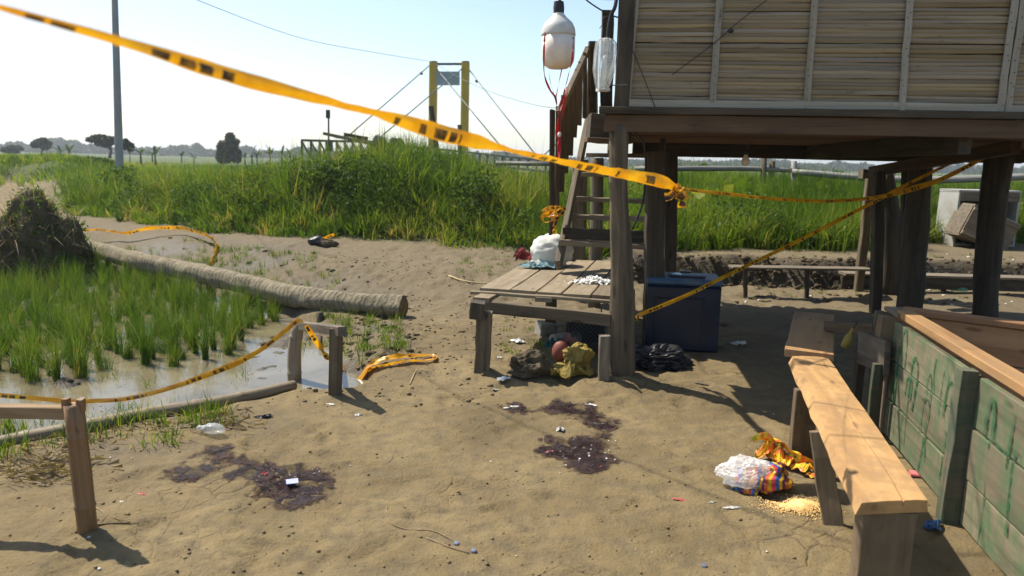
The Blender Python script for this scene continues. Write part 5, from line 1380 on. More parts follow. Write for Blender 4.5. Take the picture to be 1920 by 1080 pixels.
tag(ribbon('caution_tape', [
    (at(1268, 353, 3.05), 0.014, -31), (at(1310, 358, 3.5), 0.020, -36), (at(1370, 364, 4.1), 0.026, -31), (at(1430, 371, 4.65), 0.024, -41), (at(1490, 375, 5.2), 0.030, -33), (at(1550, 377, 5.7), 0.029, -43), (at(1610, 374, 6.25), 0.033, -33),
    (at(1665, 366, 6.7), 0.037, -38), (at(1710, 354, 7.0), 0.058, -31), (at(1760, 338, 7.2), 0.043, -38), (at(1810, 314, 7.35), 0.043, -31), (at(1850, 290, 7.45), 0.048, -36), (at(1874, 268, 7.55), 0.050, -31), (at(1892, 270, 7.72), 0.043, -33), (at(1896, 276, 7.9), 0.036, -33)], M['tape'], None, 8, .10, 7, True),
    'twisted yellow tape from the knot to the leaning log post', 'tape')
tag(ribbon('caution_tape', [
    (at(1166, 592, YB+.16), 0.024, -31), (at(1194, 598, YB+.06), 0.027, -33), (at(1200, 590, YB+.05), 0.027, -36), (at(1240, 574, 5.45), 0.030, -39), (at(1300, 548, 5.75), 0.030, -36), (at(1360, 518, 6.1), 0.031, -38), (at(1430, 484, 6.45), 0.030, -33), (at(1500, 450, 6.8), 0.033, -37),
    (at(1570, 414, 7.1), 0.035, -38), (at(1640, 378, 7.35), 0.034, -36), (at(1700, 346, 7.5), 0.030, -39), (at(1770, 312, 7.7), 0.030, -36), (at(1830, 280, 7.8), 0.030, -38)], M['tape'], None, 8, .10, 9, True),
    'yellow tape slanting up from the log post past the ice chest', 'tape')
tag(ribbon('caution_tape', [
    (at(-130, 728, 3.02), 0.019, -32), (at(0, 741, 2.96), 0.020, -35), (at(70, 747, 2.93), 0.019, -32), (at(138, 753, 2.92), 0.021, -37), (at(165, 752, 2.93), 0.020, -32), (at(240, 747, 3.2), 0.021, -37), (at(320, 727, 3.56), 0.024, -32), (at(390, 702, 3.88), 0.032, -30),
    (at(440, 682, 4.12), 0.037, -32), (at(490, 655, 4.36), 0.026, -37), (at(530, 624, 4.56), 0.027, -32), (at(556, 603, 4.68), 0.031, -35), (at(566, 602, 4.74), 0.031, -40), (at(572, 610, 4.80), 0.028, -40)], M['tape'], None, 8, .10, 11, True),
    'yellow tape sagging between the bamboo post and the bamboo frame', 'tape')
tag(ribbon('caution_tape', [
    (at(574, 610, 4.86), .03, 30), (at(584, 626, 4.92), .035, 50), (at(600, 650, 5.05), .04, 30), (at(616, 672, 5.12), .04, 50), (tz(636, 690, .06), .04, 60), (tz(655, 700), .045, 75), (tz(690, 697), .05, 80), (tz(720, 690), .05, 70), (tz(760, 683), .045, 80), (tz(800, 680), .045, 75), (tz(816, 676), .04, 70),
    (tz(806, 671), .04, 80), (tz(770, 674, .03), .045, 70), (tz(730, 680, .04), .055, 60), (tz(695, 690, .05), .055, 80), (tz(665, 697, .04), .05, 75)], M['tape'], None, 8, .35, 13),
    'slack yellow tape trailing from the bamboo frame onto the dirt', 'tape')
tag(ribbon('caution_tape', [
    (tz(148, 459, .22), .07, 40), (tz(180, 458, .22), .06, 60), (tz(212, 459, .16), .05, 40), (tz(240, 464, .14), .07, 50), (tz(275, 466, .16), .08, 40), (tz(305, 470, .14), .10, 50), (tz(340, 463, .12), .09, 40), (tz(370, 464, .12), .10, 50), (tz(392, 470, .12), .12, 40), (tz(408, 480, .08), .12, 30), (tz(402, 492, .05), .11, 20), (tz(394, 504, .02), .08, 30)], M['tape'], None, 8, .3, 17),
    'loose yellow tape lying along the bank behind the fat hose', 'tape')
q = at(1040, 405, 6.6)
tn_ = empty('tape_bundle', q, 'wad of yellow tape tied round the stair railing', 'tape')
for k in range(3):
    a0 = q+V((R.uniform(-.05, .05), R.uniform(-.04, .03), R.uniform(-.04, .05)))
    ribbon('tape_loop', [(a0+V((.05, 0, .03)), .03, 0), (a0+V((.0, -.05, .0)), .05, 40), (a0+V((-.08, -.02, -.03)), .045, 90), (a0+V((-.10, .0, .02)), .04, 120), (a0+V((-.02, .02, .04)), .05, 200), (a0+V((.06, .0, .05)), .04, 220)], M['tape'], tn_, 6, .35, 20+k)
ribbon('loose_end', [(q+V((.02, -.03, -.02)), .03, 0), (q+V((.0, -.04, -.09)), .04, 30), (q+V((.005, -.03, -.16)), .03, 60)], M['tape'], tn_, 6, .3, 29)
q = gnd(600, 460)
tb = empty('dumped_wrap', q, 'small dark wrap with a yellow strip at the grass edge', 'wrap')
blob('wrap', q+V((-.03, 0, .07)), (.14, .10, .08), M['black'], tb, .3, 1.8, 51, 3); blob('grey_wrap', q+V((.14, -.05, .04)), (.13, .08, .06), M['clod_dark'], tb, .3, 1.8, 53, 3)
ribbon('strip', [(q+V((-.16, 0, .05)), .06, 20), (q+V((-.12, -.05, .08)), .06, 50)], M['tape'], tb, 5, .2, 31); ribbon('strip', [(q+V((.02, -.02, .10)), .05, 20), (q+V((.12, -.02, .14)), .07, 40), (q+V((.22, 0, .19)), .05, 30)], M['tape'], tb, 5, .2, 33)

# ---------------------------------------------------------------- dark stains on the ground
def stain(name, label, outlines, seed):
    P_ = [[(float(gnd(px, py).x), float(gnd(px, py).y)) for px, py in o] for o in outlines]
    xs = [x for o in P_ for x, y in o]; ys = [y for o in P_ for x, y in o]
    gx, gy = np.meshgrid(np.arange(min(xs)-.15, max(xs)+.15, .006), np.arange(min(ys)-.15, max(ys)+.15, .006))
    d = np.max([poly_sd(gx, gy, o) for o in P_], 0) + .10*fbm(gx, gy, 7, 5, seed, .7) + .035*fbm(gx, gy, 42, 2, seed+3) + 0.012
    d = d + .02
    m = d > 0
    edge = np.clip(d/.075, 0, 1)*np.clip(.8+1.3*fbm(gx, gy, 11, 3, seed+20), .25, 1)
    z = terrain(gx, gy)+.0035+np.clip(d, 0, .03)*.05
    wet = sst(.02, .09, d+.06*fbm(gx, gy, 16, 3, seed+9))
    ny_, nx_ = gx.shape; id_ = -np.ones(gx.shape, int); id_[m] = np.arange(m.sum())
    a, b, c, e = id_[:-1, :-1], id_[:-1, 1:], id_[1:, 1:], id_[1:, :-1]; ok = (a >= 0) & (b >= 0) & (c >= 0) & (e >= 0)
    q_ = np.stack([a[ok], b[ok], c[ok], e[ok]], -1)
    tag(link(name, np_mesh(name, np.stack([gx[m], gy[m], z[m]], -1), q_, None, {'wet': wet[m], 'edge': edge[m]}, True), M['stain']), label, 'stain')
stain('dark_stain', 'dark wet stain stretching across the dirt at the left', [
    [(322, 888), (345, 872), (385, 868), (405, 876), (408, 888), (380, 898), (340, 896)], [(372, 850), (400, 838), (425, 842), (440, 856), (462, 866), (450, 872), (420, 864), (395, 872), (378, 868)],
    [(440, 864), (500, 866), (560, 876), (600, 884), (612, 900), (590, 905), (540, 902), (500, 900), (460, 893), (408, 894), (408, 889), (455, 884), (475, 878)], [(470, 905), (530, 902), (600, 902), (630, 915), (632, 928), (615, 940), (570, 952), (535, 955), (520, 935), (480, 925)]], 3)
stain('dark_stain', 'dark glistening stain with white flecks at the middle of the yard', [
    [(985, 846), (1020, 836), (1005, 812), (1030, 815), (1060, 828), (1110, 822), (1140, 812), (1148, 835), (1160, 865), (1152, 880), (1110, 890), (1080, 893), (1060, 878), (1040, 858), (1010, 852)]], 5)
stain('dark_stain', 'reddish brown stain beside the platform shade', [
    [(940, 765), (970, 757), (1000, 766), (1030, 758), (1065, 752), (1100, 756), (1120, 768), (1150, 782), (1170, 795), (1140, 806), (1110, 796), (1070, 786), (1040, 774), (1000, 776), (960, 776)]], 8)
M['gloss'] = M['foam']
pts, sz = [], []
for _ in range(22):
    px, py = R.gauss(1095, 30), R.gauss(855, 13)
    q = gnd(px, py, .008); pts.append(q); sz.append(R.uniform(.002, .0075))
for _ in range(8): pts.append(gnd(R.uniform(480, 620), R.uniform(880, 935), .008)); sz.append(R.uniform(.002, .005))
clods('pale_flecks', pts, sz, M['paper'], 'tiny white flecks lying on the dark stains', 1)

# ---------------------------------------------------------------- the torn shopping bags and spilled maize
q = gnd(1420, 915)
bg_ = empty('plastic_bag', q, 'torn white translucent bag with a rainbow striped sack inside', 'bag')
blob('film', q+V((-.045, .02, .062)), (.125, .095, .068), M['bag'], bg_, .30, 1.4, 61, 5, .25, True, -.45, False)
blob('film', q+V((.055, .04, .05)), (.085, .07, .052), M['bag'], bg_, .32, 1.5, 63, 5, -.4, True, -.45, False)
blob('striped_sack', q+V((.01, -.01, .045)), (.115, .075, .048), M['stripes'], bg_, .30, 1.6, 64, 4, -.25)
blob('striped_sack', q+V((.085, .015, .075)), (.055, .04, .042), M['stripes'], bg_, .35, 1.7, 66, 4, .5)
crumple('striped_fold', q+V((-.04, -.075, .0)), .085, .03, .035, M['stripes'], bg_, 67, .1)
crumple('blue_corner', q+V((-.115, -.05, .0)), .03, .02, .022, M['bluep'], bg_, 68)
q = gnd(1475, 880)
ob = empty('orange_bag', q, 'crumpled yellow and orange plastic bag behind the white bag', 'bag')
crumple('fold', q+V((-.06, .10, .0)), .095, .06, .085, M['orange_bag'], ob, 71, .3, 17)
crumple('fold', q+V((-.01, .05, .01)), .10, .05, .07, M['orange_bag'], ob, 73, -.7, 17)
crumple('tail', q+V((.085, -.05, .0)), .12, .05, .055, M['orange_bag'], ob, 75, -.8, 17)
crumple('tail', q+V((.125, -.10, .0)), .06, .04, .03, M['orange_bag'], ob, 77, -.4, 13)
ribbon('flap', [(q+V((-.15, .12, .11)), .03, 20), (q+V((-.09, .11, .13)), .06, 50), (q+V((-.03, .08, .12)), .08, 80), (q+V((.04, .02, .08)), .07, 60), (q+V((.10, -.05, .06)), .06, 40), (q+V((.14, -.12, .02)), .05, 70)], M['orange_bag'], ob, 6, .5, 44)
g_ = gnd(1490, 955); pts, sz = [], []
for _ in range(5000):
    r_ = abs(NP.normal(0, 1)); a = R.uniform(0, 6.28)
    x, y = g_.x-.0+r_*.070*math.cos(a)+.01, g_.y+r_*.045*math.sin(a)
    pts.append((x, y, hz(x, y)+.022*math.exp(-r_*r_*.7)+.002)); sz.append(R.uniform(.0022, .0042))
clods('spilled_maize', pts, sz, M['grain'], 'loose golden maize grain spilled beside the torn bags', 1)

# ---------------------------------------------------------------- litter
def scrap(name, px, py, s, mat, label, cat, lift=.01, asp=(1, .7, .4), seed=None, amp=.3, grp=None):
    q = gnd(px, py, 0)
    return tag(crumple(name, q, s*asp[0]*.8, s*asp[1]*.8, s*asp[2]*.9, M[mat], None, seed or R.uniform(1, 90), R.uniform(-.6, .6)), label, cat, grp)
scrap('plastic_wad', 970, 642, .085, 'paper', 'crumpled white plastic wad left of the concrete block', 'plastic', asp=(1, .6, .35))
scrap('plastic_wad', 943, 718, .075, 'paper', 'white plastic wad just below the platform leg', 'plastic', asp=(1, .5, .4))
scrap('plastic_wad', 927, 732, .036, 'foam', 'small dirty white plastic twist in front of the platform leg', 'plastic')
scrap('paper_ball', 936, 671, .032, 'paper', 'tiny white paper ball between platform legs', 'paper')
scrap('paper_scrap', 672, 779, .032, 'foam', 'pale paper scrap lying alone on the middle dirt', 'paper')
scrap('paper_scrap', 620, 758, .04, 'foam', 'flat pale scrap below the bamboo frame', 'paper', asp=(1, .4, .1))
scrap('plastic_lump', 1050, 808, .038, 'foam', 'cloudy plastic lump above the middle stain', 'plastic', asp=(1, .9, .7))
scrap('torn_wrapper', 1108, 761, .06, 'paper', 'torn black and white wrapper on the reddish stain', 'wrapper', asp=(1, .4, .18))
scrap('stained_paper', 960, 764, .06, 'foam', 'stained pale tissue at the left end of the reddish stain', 'paper', asp=(1.2, .6, .12))
scrap('pink_scrap', 1030, 848, .03, 'pinkp', 'pink wet scrap in the middle stain', 'scrap', asp=(1, .5, .3))
scrap('red_scrap', 1128, 876, .028, 'redp', 'small red scrap at the lower edge of the middle stain', 'scrap', asp=(1, .5, .2))
scrap('red_scrap', 1278, 938, .045, 'redp', 'flat dark red scrap left of the striped bag', 'scrap', asp=(1.2, .4, .12))
scrap('red_scrap', 497, 889, .028, 'redp', 'dark red scrap in the left stain', 'scrap')
scrap('pink_scrap', 267, 927, .024, 'pinkp', 'small pink scrap near the bamboo post', 'scrap', asp=(1, .5, .3))
scrap('white_scrap', 1372, 952, .045, 'foam', 'thin pale strip in front of the striped bag', 'scrap', asp=(1.3, .35, .12))
scrap('white_scrap', 1336, 942, .03, 'foam', 'curled white string left of the striped bag', 'scrap', asp=(1, .3, .2))
scrap('white_scrap', 228, 941, .011, 'paper', 'tiny white scrap right of the bamboo post', 'scrap')
scrap('dry_leaf', 1315, 720, .075, 'tan', 'flat wood chip on the sunlit dirt before the ice chest', 'wood chip', asp=(1, .4, .2))
scrap('crumpled_film', 1385, 645, .10, 'foam', 'grey crumpled film beside the ice chest', 'plastic', asp=(1.3, .6, .25))
scrap('dark_rag', 440, 800, .09, 'clod_dark', 'dark dirty rag beside the clear bottle', 'rag', asp=(1.4, .5, .2))
scrap('dark_rag', 495, 782, .06, 'black', 'small black rag near the edging pole', 'rag', asp=(1.3, .5, .25))
scrap('cardboard_scrap', 352, 800, .06, 'tan', 'torn brown scrap left of the clear bottle', 'cardboard', asp=(1.2, .5, .15))
scrap('floating_foam', 340, 746, .05, 'paper', 'white foam piece floating in the pond', 'foam', asp=(1, .6, .3))
q = gnd(1722, 893)
tag(block('pink_dish', q+V((0, 0, .004)), .085, .045, .016, M['pinkp'], None, -.25, .006, (.15, .05)), 'pink plastic lid on the ground beside the green planks', 'lid')
q = gnd(1748, 990)
tag(crumple('blue_wrapper', q, .075, .034, .028, M['bluep'], None, 5, .75), 'crumpled blue wrapper in the bench shadow', 'wrapper')
q = gnd(548, 907)
tag(block('lilac_card', q+V((0, 0, .012)), .055, .035, .003, M['lilac'], None, .35, .001, (.3, .0)), 'lilac paper card standing in the left stain', 'card')
q = gnd(395, 814)
bo = empty('clear_bottle', q, 'crushed clear plastic bottle by the dry straw', 'bottle')
blob('body', q+V((.015, 0, .03)), (.06, .032, .03), M['clear'], bo, .2, 1.6, 6, 3, -.1, True, -.7); blob('neck', q+V((-.06, .01, .03)), (.022, .016, .016), M['clear'], bo, .1, 1.5, 8, 3)
q = gnd(1795, 549)
tag(blob('green_bottle', q+V((0, 0, .05)), (.11, .05, .05), M['greenglass'], None, .2, 1.6, 9, 3, -.3), 'crushed green plastic bottle behind the pit', 'bottle')
for px, py, lab in ((888, 1034, 'dark bottle cap in the front of the yard'), (856, 1020, 'pale flattened cap next to the dark bottle cap'), (1320, 1062, 'grey bottle cap at the lower right of the yard')):
    q = gnd(px, py, .001); vs_, fs = lathe([(.012, 0), (.0125, .004), (.0105, .008), (.004, .0085)], 14)
    tag(link('bottle_cap', mesh('bottle_cap', vs_, fs), M['cap'], None, Matrix.Translation(q) @ Matrix.Rotation(.15, 4, 'X')), lab, 'bottle cap')
def twig(px_pts, r_, lab, mat='twig'):
    tag(pole('twig', [gnd(a, b, r_*1.2) for a, b in px_pts], [r_, r_*.9, r_*.5], M[mat], None, 6, 6) if len(px_pts) == 3 else wire('twig', [gnd(a, b, r_*1.2) for a, b in px_pts], r_, M[mat]), lab, 'twig')
twig([(726, 940), (727, 975), (760, 993), (810, 996), (850, 1015), (880, 1038)], .0022, 'long thin curved twig on the front dirt')
twig([(800, 1010), (840, 1026), (878, 1038)], .003, 'short twig touching the dark bottle cap')
twig([(175, 950), (215, 972), (260, 985)], .0025, 'thin twig right of the bamboo post foot')
twig([(140, 1000), (185, 985), (245, 984)], .004, 'forked twig at the foot of the bamboo post')
twig([(768, 722), (778, 700), (785, 690)], .004, 'pale dry stem near the middle of the yard', 'straw')
twig([(842, 527), (880, 530), (960, 536)], .012, 'long pale stick lying left of the platform', 'straw')
twig([(75, 880), (120, 870), (150, 850)], .004, 'dry stalk left of the bamboo post', 'straw')
pts, sz = [], []
for _ in range(60):
    pts.append(gnd(R.uniform(100, 1480), R.uniform(690, 1070), .002)); sz.append(R.choice([.003, .004, .006])*R.uniform(.7, 1.4))
for _ in range(24):
    px, py = R.uniform(120, 560), R.uniform(640, 740); q = onz(px, py, WATER_Z+.002); q.z = max(q.z, hz(q.x, q.y)+.003); pts.append(q); sz.append(R.uniform(.003, .009))
for _ in range(40): pts.append(gnd(R.uniform(1380, 1900), R.uniform(525, 575), .004)); sz.append(R.uniform(.008, .025))
clods('litter_flecks', pts, sz, M['foam'], 'tiny pale bits of litter strewn over yard and pond', 1)
pts, sz = [], []
for _ in range(70): pts.append(gnd(R.uniform(60, 1480), R.uniform(700, 1075), .001)); sz.append(R.choice([.002, .003, .004, .006])*R.uniform(.7, 1.3))
clods('dark_crumbs', pts, sz, M['clod_dark'], 'small dark crumbs strewn over the yard', 1)

# ---------------------------------------------------------------- background: poles, bridge, trees
q = at(222, 305, 30); q.z = hz(q.x, q.y)-.3
up_ = empty('utility_pole', q, 'tall grey concrete utility pole at the far left', 'utility pole')
pole('shaft', [q, at(219, 140, 30), at(213, -80, 30)], [.165, .135, .10], M['concrete'], up_, 14, 4)
tag(wire('overhead_wire', [at(250, -55, 24), at(370, 0, 27), at(560, 70, 33), at(700, 98, 38), at(806, 115, 44)], .012, M['wire']), 'long thin wire across the sky to the yellow tower', 'wire')
tag(wire('overhead_wire', [at(812, 117, 44), at(870, 150, 40), at(930, 176, 36), at(1000, 196, 30), at(1044, 203, 24)], .012, M['wire']), 'faint wire from the yellow tower to the stair railing', 'wire')
YT = 44.0
br = empty('suspension_bridge', at(840, 300, YT), 'yellow gate tower of a footbridge with dark railings and grey sign', 'bridge')
for (x0, y0, x1, y1) in ((810, 300, 813, 117), (870, 302, 873, 117)):
    a, b = at(x0, y0, YT), at(x1, y1, YT); a.z = 0
    board('tower_post', a, b, .46, .46, M['yellow_steel'], br, V((0, -1, 0)), 0, 2, .05)
    pole('cable_saddle', [b, b+V((0, 0, .06))], [.22], M['dark_steel'], br, 10, 1)
board('crossbar', at(818, 120, YT), at(867, 120, YT), .12, .12, M['fascia'], br)
board('sign_panel', at(818, 147, YT-.25), at(862, 147, YT-.25), .76, .05, M['sign_grey'], br, V((0, -1, 0)), 0, 1)
for a, b, ya, yb in (((806, 122), (645, 262), YT, 36), ((872, 124), (700, 268), YT, 36), ((880, 131), (1012, 300), YT, 36), ((818, 128), (960, 300), YT, 36), ((1075, 240), (1010, 300), 33, 36)):
    wire('stay_cable', [at(*a, ya), at(*b, yb)], .032, M['wire'], br, 5, 1)
for px, py in ((788, 139), (892, 150)): pole('cable_clamp', [at(px, py, YT-.4), at(px+4, py+4 if px > 850 else py-3, YT-.4)], [.09], M['dark_steel'], br, 6, 1)
tl0, tl1 = at(566, 263, 38), at(690, 266, 42)
board('railing_chord', tl0, tl1, .12, .12, M['dark_steel'], br)
for i in range(9):
    f = i/8; a = tl0.lerp(tl1, f); board('railing_post', a-V((0, 0, .9)), a, .10, .10, M['dark_steel'], br, V((0, -1, 0)), 0, 1)
    if i < 8: board('railing_brace', a-V((0, 0, .05)), tl0.lerp(tl1, f+.125)-V((0, 0, .9)), .08, .08, M['dark_steel'], br, V((0, -1, 0)), 0, 1)
tr0, tr1, bl0, bl1 = at(700, 267, 40), at(1060, 305, 26), at(700, 285, 40), at(1060, 326, 26)
board('railing_chord', tr0, tr1, .09, .09, M['dark_steel'], br); board('railing_chord', bl0, bl1, .09, .09, M['dark_steel'], br)
for i in range(30):
    f = i/29; a, b = tr0.lerp(tr1, f), bl0.lerp(bl1, f)
    board('railing_post', b, a, .06, .06, M['dark_steel'], br, V((0, -1, 0)), 0, 1)
    if i < 29: board('railing_brace', a, bl0.lerp(bl1, f+1/29), .05, .05, M['dark_steel'], br, V((0, -1, 0)), 0, 1)
q = at(615, 270, 30); q.z = 0.3
ss = empty('board_on_post', q, 'small dark board on a thin post above the bank', 'sign')
board('post', q, at(616, 215, 30), .06, .06, M['dark_steel'], ss, V((0, -1, 0)), 0, 1); board('panel', at(615, 222, 29.95), at(615, 206, 29.95), .17, .04, M['dark_steel'], ss, V((0, -1, 0)), 0, 1)
board('box', at(617, 284, 29.9), at(617, 266, 29.9), .26, .2, M['dark_steel'], ss, V((0, -1, 0)), 0, 1)
for nm, pa_, pb_, Y, w, mt, lab in (('leaning_stake', (823, 310), (808, 199), 20, .13, 'post', 'weathered stake leaning in front of the yellow tower'), ('stake', (862, 305), (862, 234), 20, .11, 'grey', 'short grey stake beside the right tower post'),
                           ('lumber', (606, 250), (762, 284), 19, .07, 'tan', 'long grey plank sticking out of the bank grass'), ('lumber', (645, 252), (690, 260), 19.3, .08, 'dark', 'dark short plank above the long grey plank'), ('lumber', (628, 256), (735, 272), 19.6, .06, 'tan', 'upper pale plank sticking out of the bank grass')):
    _o = board(nm, at(*pa_, Y), at(*pb_, Y), w, .06, M[mt], None, V((0, -1, .2)), .004, 3); tag(_o, lab, 'stake' if 'stake' in nm else 'plank')

def tree(px, base, top, halfw, Y, label, seed, dens=2600, shape='round', mat='leaf_tree', trunk=True, low=.28, grp=None, lobes=9, size=None):
    b = at(px, base, Y); t = at(px, top, Y); hgt = t.z-b.z; w = halfw*Y*1.02/FPX
    b.z -= .3
    rg = np.random.default_rng(seed); rr_ = random.Random(seed)
    o = empty('tree', b, label, 'tree', grp)
    C_ = []
    for k in range(lobes):
        a = rr_.uniform(0, 6.28); r_ = rr_.uniform(.2, .72)
        zc = rr_.uniform(low+.12, .86); k_ = 1 - .5*max(0, zc-.6)/.3 if shape == 'round' else (.75+.5*zc)
        C_.append((b.x+math.cos(a)*r_*w*k_, b.y+math.sin(a)*r_*w*.7*k_, b.z+hgt*zc, w*rr_.uniform(.28, .48), hgt*rr_.uniform(.10, .18)))
    P_ = []
    for (x, y, z, rx, rz) in C_:
        k = dens//lobes; d = rg.normal(size=(k, 3)); d /= np.linalg.norm(d, axis=1)[:, None]; d *= (rg.uniform(.35, 1.08, k)**.5)[:, None]
        P_.append(np.stack([x+d[:, 0]*rx, y+d[:, 1]*rx, z+d[:, 2]*rz*1.25], -1))
    P_ = np.concatenate(P_); s = size or Y*.0052
    veg('crown', leaves(P_, rg.uniform(.6, 1.3, len(P_))*s, rg, np.clip(rg.normal(.4, .22, len(P_)), 0, 1), .2, .7), M[mat], None, o, None, None, Matrix.Translation(V((b.x, b.y, b.z+hgt*.6))))
    if trunk:
        f = V((b.x, b.y, b.z)); m_ = V((b.x+.1*w, b.y, b.z+hgt*.35))
        tps = [tube_geo(catmull([f, m_, V((b.x+.05*w, b.y, b.z+hgt*.6))], 4), list(np.linspace(w*.08, w*.04, 9)), 8)]
        for (x, y, z, rx, rz) in C_[:6]: tps.append(tube_geo(catmull([m_, m_.lerp(V((x, y, z)), .6)+V((0, 0, -.05*hgt)), V((x, y, z))], 3), list(np.linspace(w*.04, w*.012, 7)), 6))
        joined('trunk', tps, M['bark'], o, True)
    return o
tree(77, 290, 256, 19, 120, 'round dark tree at the far left field', 3, 1700, low=.4)
tree(205, 292, 249, 36, 95, 'wide umbrella tree behind the utility pole', 6, 2200, 'flat', low=.42, lobes=10)
tree(243, 300, 252, 12, 70, 'small open tree right of the utility pole', 8, 420, 'flat', low=.5, lobes=6)
tree(430, 302, 247, 27, 90, 'tall dark mango tree standing alone in the field', 10, 3600, low=.02, lobes=14)
tree(707, 285, 251, 16, 110, 'round treetop just behind the bank left of the tower', 13, 1300, low=.2)
tree(741, 285, 252, 17, 108, 'round treetop nearest the yellow tower', 14, 1400, low=.2)
tree(25, 285, 270, 22, 140, 'low bushy tree at the left horizon', 16, 900, low=.1)
tree(1320, 322, 296, 26, 40, 'sprawling bush against the sky under the hut', 18, 500, low=.1, mat='leaf_dark', size=.16)
tree(1500, 330, 302, 20, 38, 'dark leafy bush behind the pole fence', 20, 900, low=.0, mat='leaf_dark', size=.16)
tree(1575, 335, 308, 34, 36, 'broad dark bush under the hut edge', 22, 1500, low=.0, mat='leaf_dark', size=.16)
tree(1660, 336, 312, 24, 37, 'dark bush between the hut posts', 24, 900, low=.0, mat='leaf_dark', size=.16)
tree(190, 318, 286, 45, 42, 'low green bushes at the foot of the utility pole', 26, 2600, low=.0, mat='leaf_dark', trunk=False, size=.17)
def banana(px, base, top, Y, label, seed, n=8):
    rr_ = random.Random(seed); b = at(px, base, Y); b.z -= .3; t = at(px, top, Y); hgt = t.z-b.z
    o = empty('banana_plant', b, label, 'banana plant', 'banana plants along the far field')
    c = V((b.x, b.y, b.z+hgt*.55)); pole('stem', [b, c], [hgt*.05, hgt*.035], M['leaf_banana'], o, 7, 2)
    for k in range(n):
        a = rr_.uniform(0, 6.28); L = hgt*rr_.uniform(.45, 1.0); e = rr_.uniform(.1, 1.35); d = V((math.cos(a)*math.cos(e), math.sin(a)*math.cos(e), math.sin(e)))
        s_ = V((-math.sin(a), math.cos(a), 0)); vs_, fs = [], []
        for i in range(6):
            f = i/5; p_ = c+d*L*f-V((0, 0, L*.35*f*f)); w_ = hgt*.07*math.sin(math.pi*min(.98, f*.85+.13)); vs_ += [p_-s_*w_, p_+V((0, 0, -w_*.25)), p_+s_*w_]
        for i in range(5):
            for j in range(2): q_ = i*3+j; fs.append((q_, q_+1, q_+4, q_+3))
        l_ = link('leaf', mesh('leaf', [v-c for v in vs_], fs, True), M['leaf_banana'], o, Matrix.Translation(c))
    return o
for i, (px, top, Y, nm) in enumerate(((116, 268, 95, 'left of the pair beyond the dirt track'), (130, 268, 95, 'right of the pair beyond the dirt track'), (266, 269, 70, 'tallest at the right of the utility pole'), (285, 276, 75, 'low and tattered near the utility pole'), (292, 267, 70, 'with wide leaves right of the utility pole'),
                           (339, 274, 80, 'standing alone between pole and mango tree'), (364, 281, 85, 'small one left of the mango tree'), (459, 280, 78, 'thin one touching the mango tree'), (474, 276, 75, 'bushy one right of the mango tree'), (484, 280, 75, 'half hidden in the row right of the mango tree'), (507, 274, 75, 'with spread leaves at the right of the row'), (530, 279, 78, 'last small one before the dark railing'), (547, 282, 80, 'short one beside the dark railing'))):
    banana(px+R.uniform(-2, 2), 304, top+R.choice([-3, 0, 3, 6]), Y*R.uniform(.9, 1.1), 'dark banana plant '+nm, 100+i, R.choice([5, 7, 9, 11]))
# distant woods, one mass
P_ = []
for px in np.arange(-500, 1000, 1.1):
    hgt_ = 4.2+4*max(0, fbm(np.array([px*.03]), np.array([0.]), 1, 3, 4)[0]+.25) + (3 if 60 < px < 165 else 0)*math.sin(max(0, min(1, (px-60)/105))*math.pi)
    for k in range(15):
        q = at(px+R.uniform(-2, 2), 296, 420+R.uniform(-20, 40)); P_.append((q.x, q.y, R.uniform(.5, hgt_)))
for px in np.arange(1000, 2600, 2.2):
    hgt_ = 4+3*max(0, fbm(np.array([px*.03]), np.array([0.]), 1, 3, 4)[0]+.25)
    for k in range(16):
        q = at(px+R.uniform(-2, 2), 310, 420+R.uniform(-20, 40)); P_.append((q.x, q.y, R.uniform(.5, hgt_)))
P_ = np.array(P_)
veg('treeline', leaves(P_, NP.uniform(1.2, 2.8, len(P_)), tint=np.clip(NP.normal(.4, .2, len(P_)), 0, 1), asp=.9), M['leaf_tree'], 'hazy line of distant woods along the horizon')
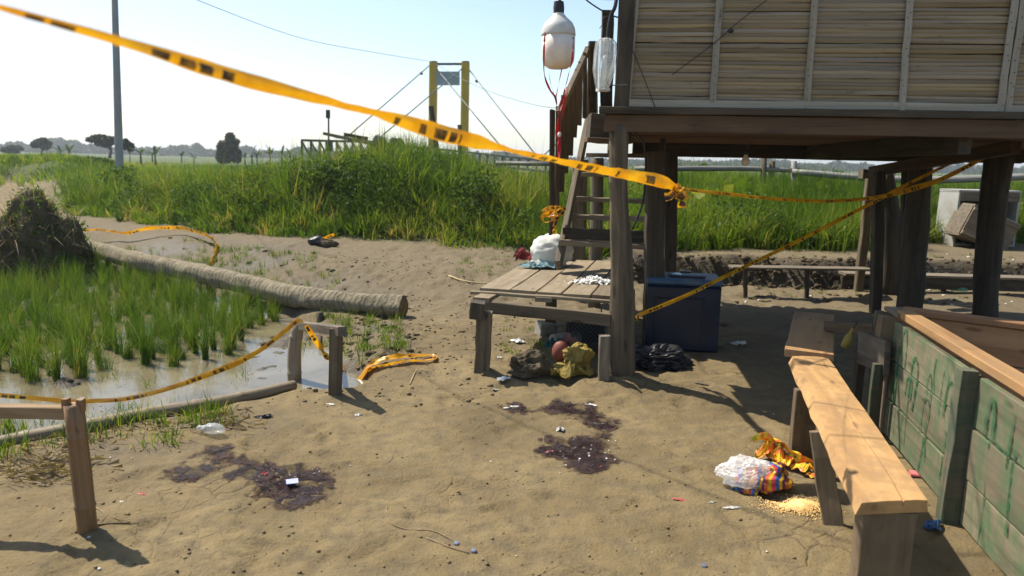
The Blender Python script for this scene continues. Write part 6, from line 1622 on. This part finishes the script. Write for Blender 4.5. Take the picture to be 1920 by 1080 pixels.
# shrubs in the bank grass
def shrub(px, base, top, halfw, Y, label, seed, dens=1100, sz=.09):
    b = at(px, base, Y); b.z = hz(b.x, b.y)+.05; t = at(px, top, Y); hgt = max(t.z-b.z, .35); w = halfw*Y/FPX; rg = np.random.default_rng(seed)
    d = rg.normal(size=(dens, 3)); d /= np.linalg.norm(d, axis=1)[:, None]; d *= (rg.uniform(.2, 1.0, dens)**.4)[:, None]
    nn = np.array([mnoise.noise(V(list(r_*2.2))+V((seed, 0, 0))) for r_ in d]); d *= (1+.6*nn)[:, None]
    P_ = np.stack([b.x+d[:, 0]*w, b.y+d[:, 1]*w*.7, b.z+hgt*.5+d[:, 2]*hgt*.55], -1)
    P_ = P_[P_[:, 2] > b.z-.05]; dens = len(P_)
    o = empty('shrub', b, label, 'shrub', 'shrubs in the bank grass')
    veg('foliage', leaves(P_, rg.uniform(.5, 1.4, dens)*sz, rg, np.clip(rg.normal(.4, .25, dens), 0, 1), .3, .45), M['leaf_dark'], None, o, None, None, Matrix.Translation(b))
    joined('stem', [tube_geo([b-V((0, 0, .1)), b+V((R.uniform(-.3, .3)*w, 0, hgt*.6))], [.015, .006], 5) for _ in range(4)], M['bark'], o)
shrub(650, 405, 300, 80, 14.2, 'broad dark shrub in the middle of the bank', 1, 3800, .08)
shrub(890, 415, 322, 50, 13.2, 'dark shrub nearest the stairs on the bank', 3, 1800, .075)
shrub(385, 400, 342, 34, 15.2, 'small dark bush in the left grass', 4, 900, .08)
shrub(225, 360, 312, 40, 18, 'bushy clump before the utility pole', 6, 1300, .09)
# broad leaves in the field grass
P_ = np.array([list(gnd(R.gauss(1420, 60), R.uniform(395, 440), R.uniform(.25, .7))) for _ in range(120)])
veg('broad_leaves', leaves(P_, NP.uniform(.12, .3, 120), tint=NP.uniform(.3, .9, 120), up=.6, asp=.7), M['grass'], 'broad pale green leaves among the field grass')
# ---------------------------------------------------------------- haze in the air
hm = bpy.data.materials.new('thin_haze'); hm.use_nodes = True; hn = hm.node_tree
hn.nodes.remove(hn.nodes['Principled BSDF'])
pv = hn.nodes.new('ShaderNodeVolumePrincipled'); pv.inputs['Color'].default_value = (.86, .93, 1.0, 1); pv.inputs['Density'].default_value = 0.0006; pv.inputs['Anisotropy'].default_value = 0.3
hn.links.new(pv.outputs[0], hn.nodes['Material Output'].inputs['Volume'])
bx_ = [(x, y, z) for z in (-6, 26) for x, y in ((-1600, -120), (1600, -120), (1600, 2400), (-1600, 2400))]
tag(link('haze', mesh('haze', bx_, [(3, 2, 1, 0), (4, 5, 6, 7), (0, 1, 5, 4), (1, 2, 6, 5), (2, 3, 7, 6), (3, 0, 4, 7)]), hm), 'thin pale haze over the far fields', kind='stuff')
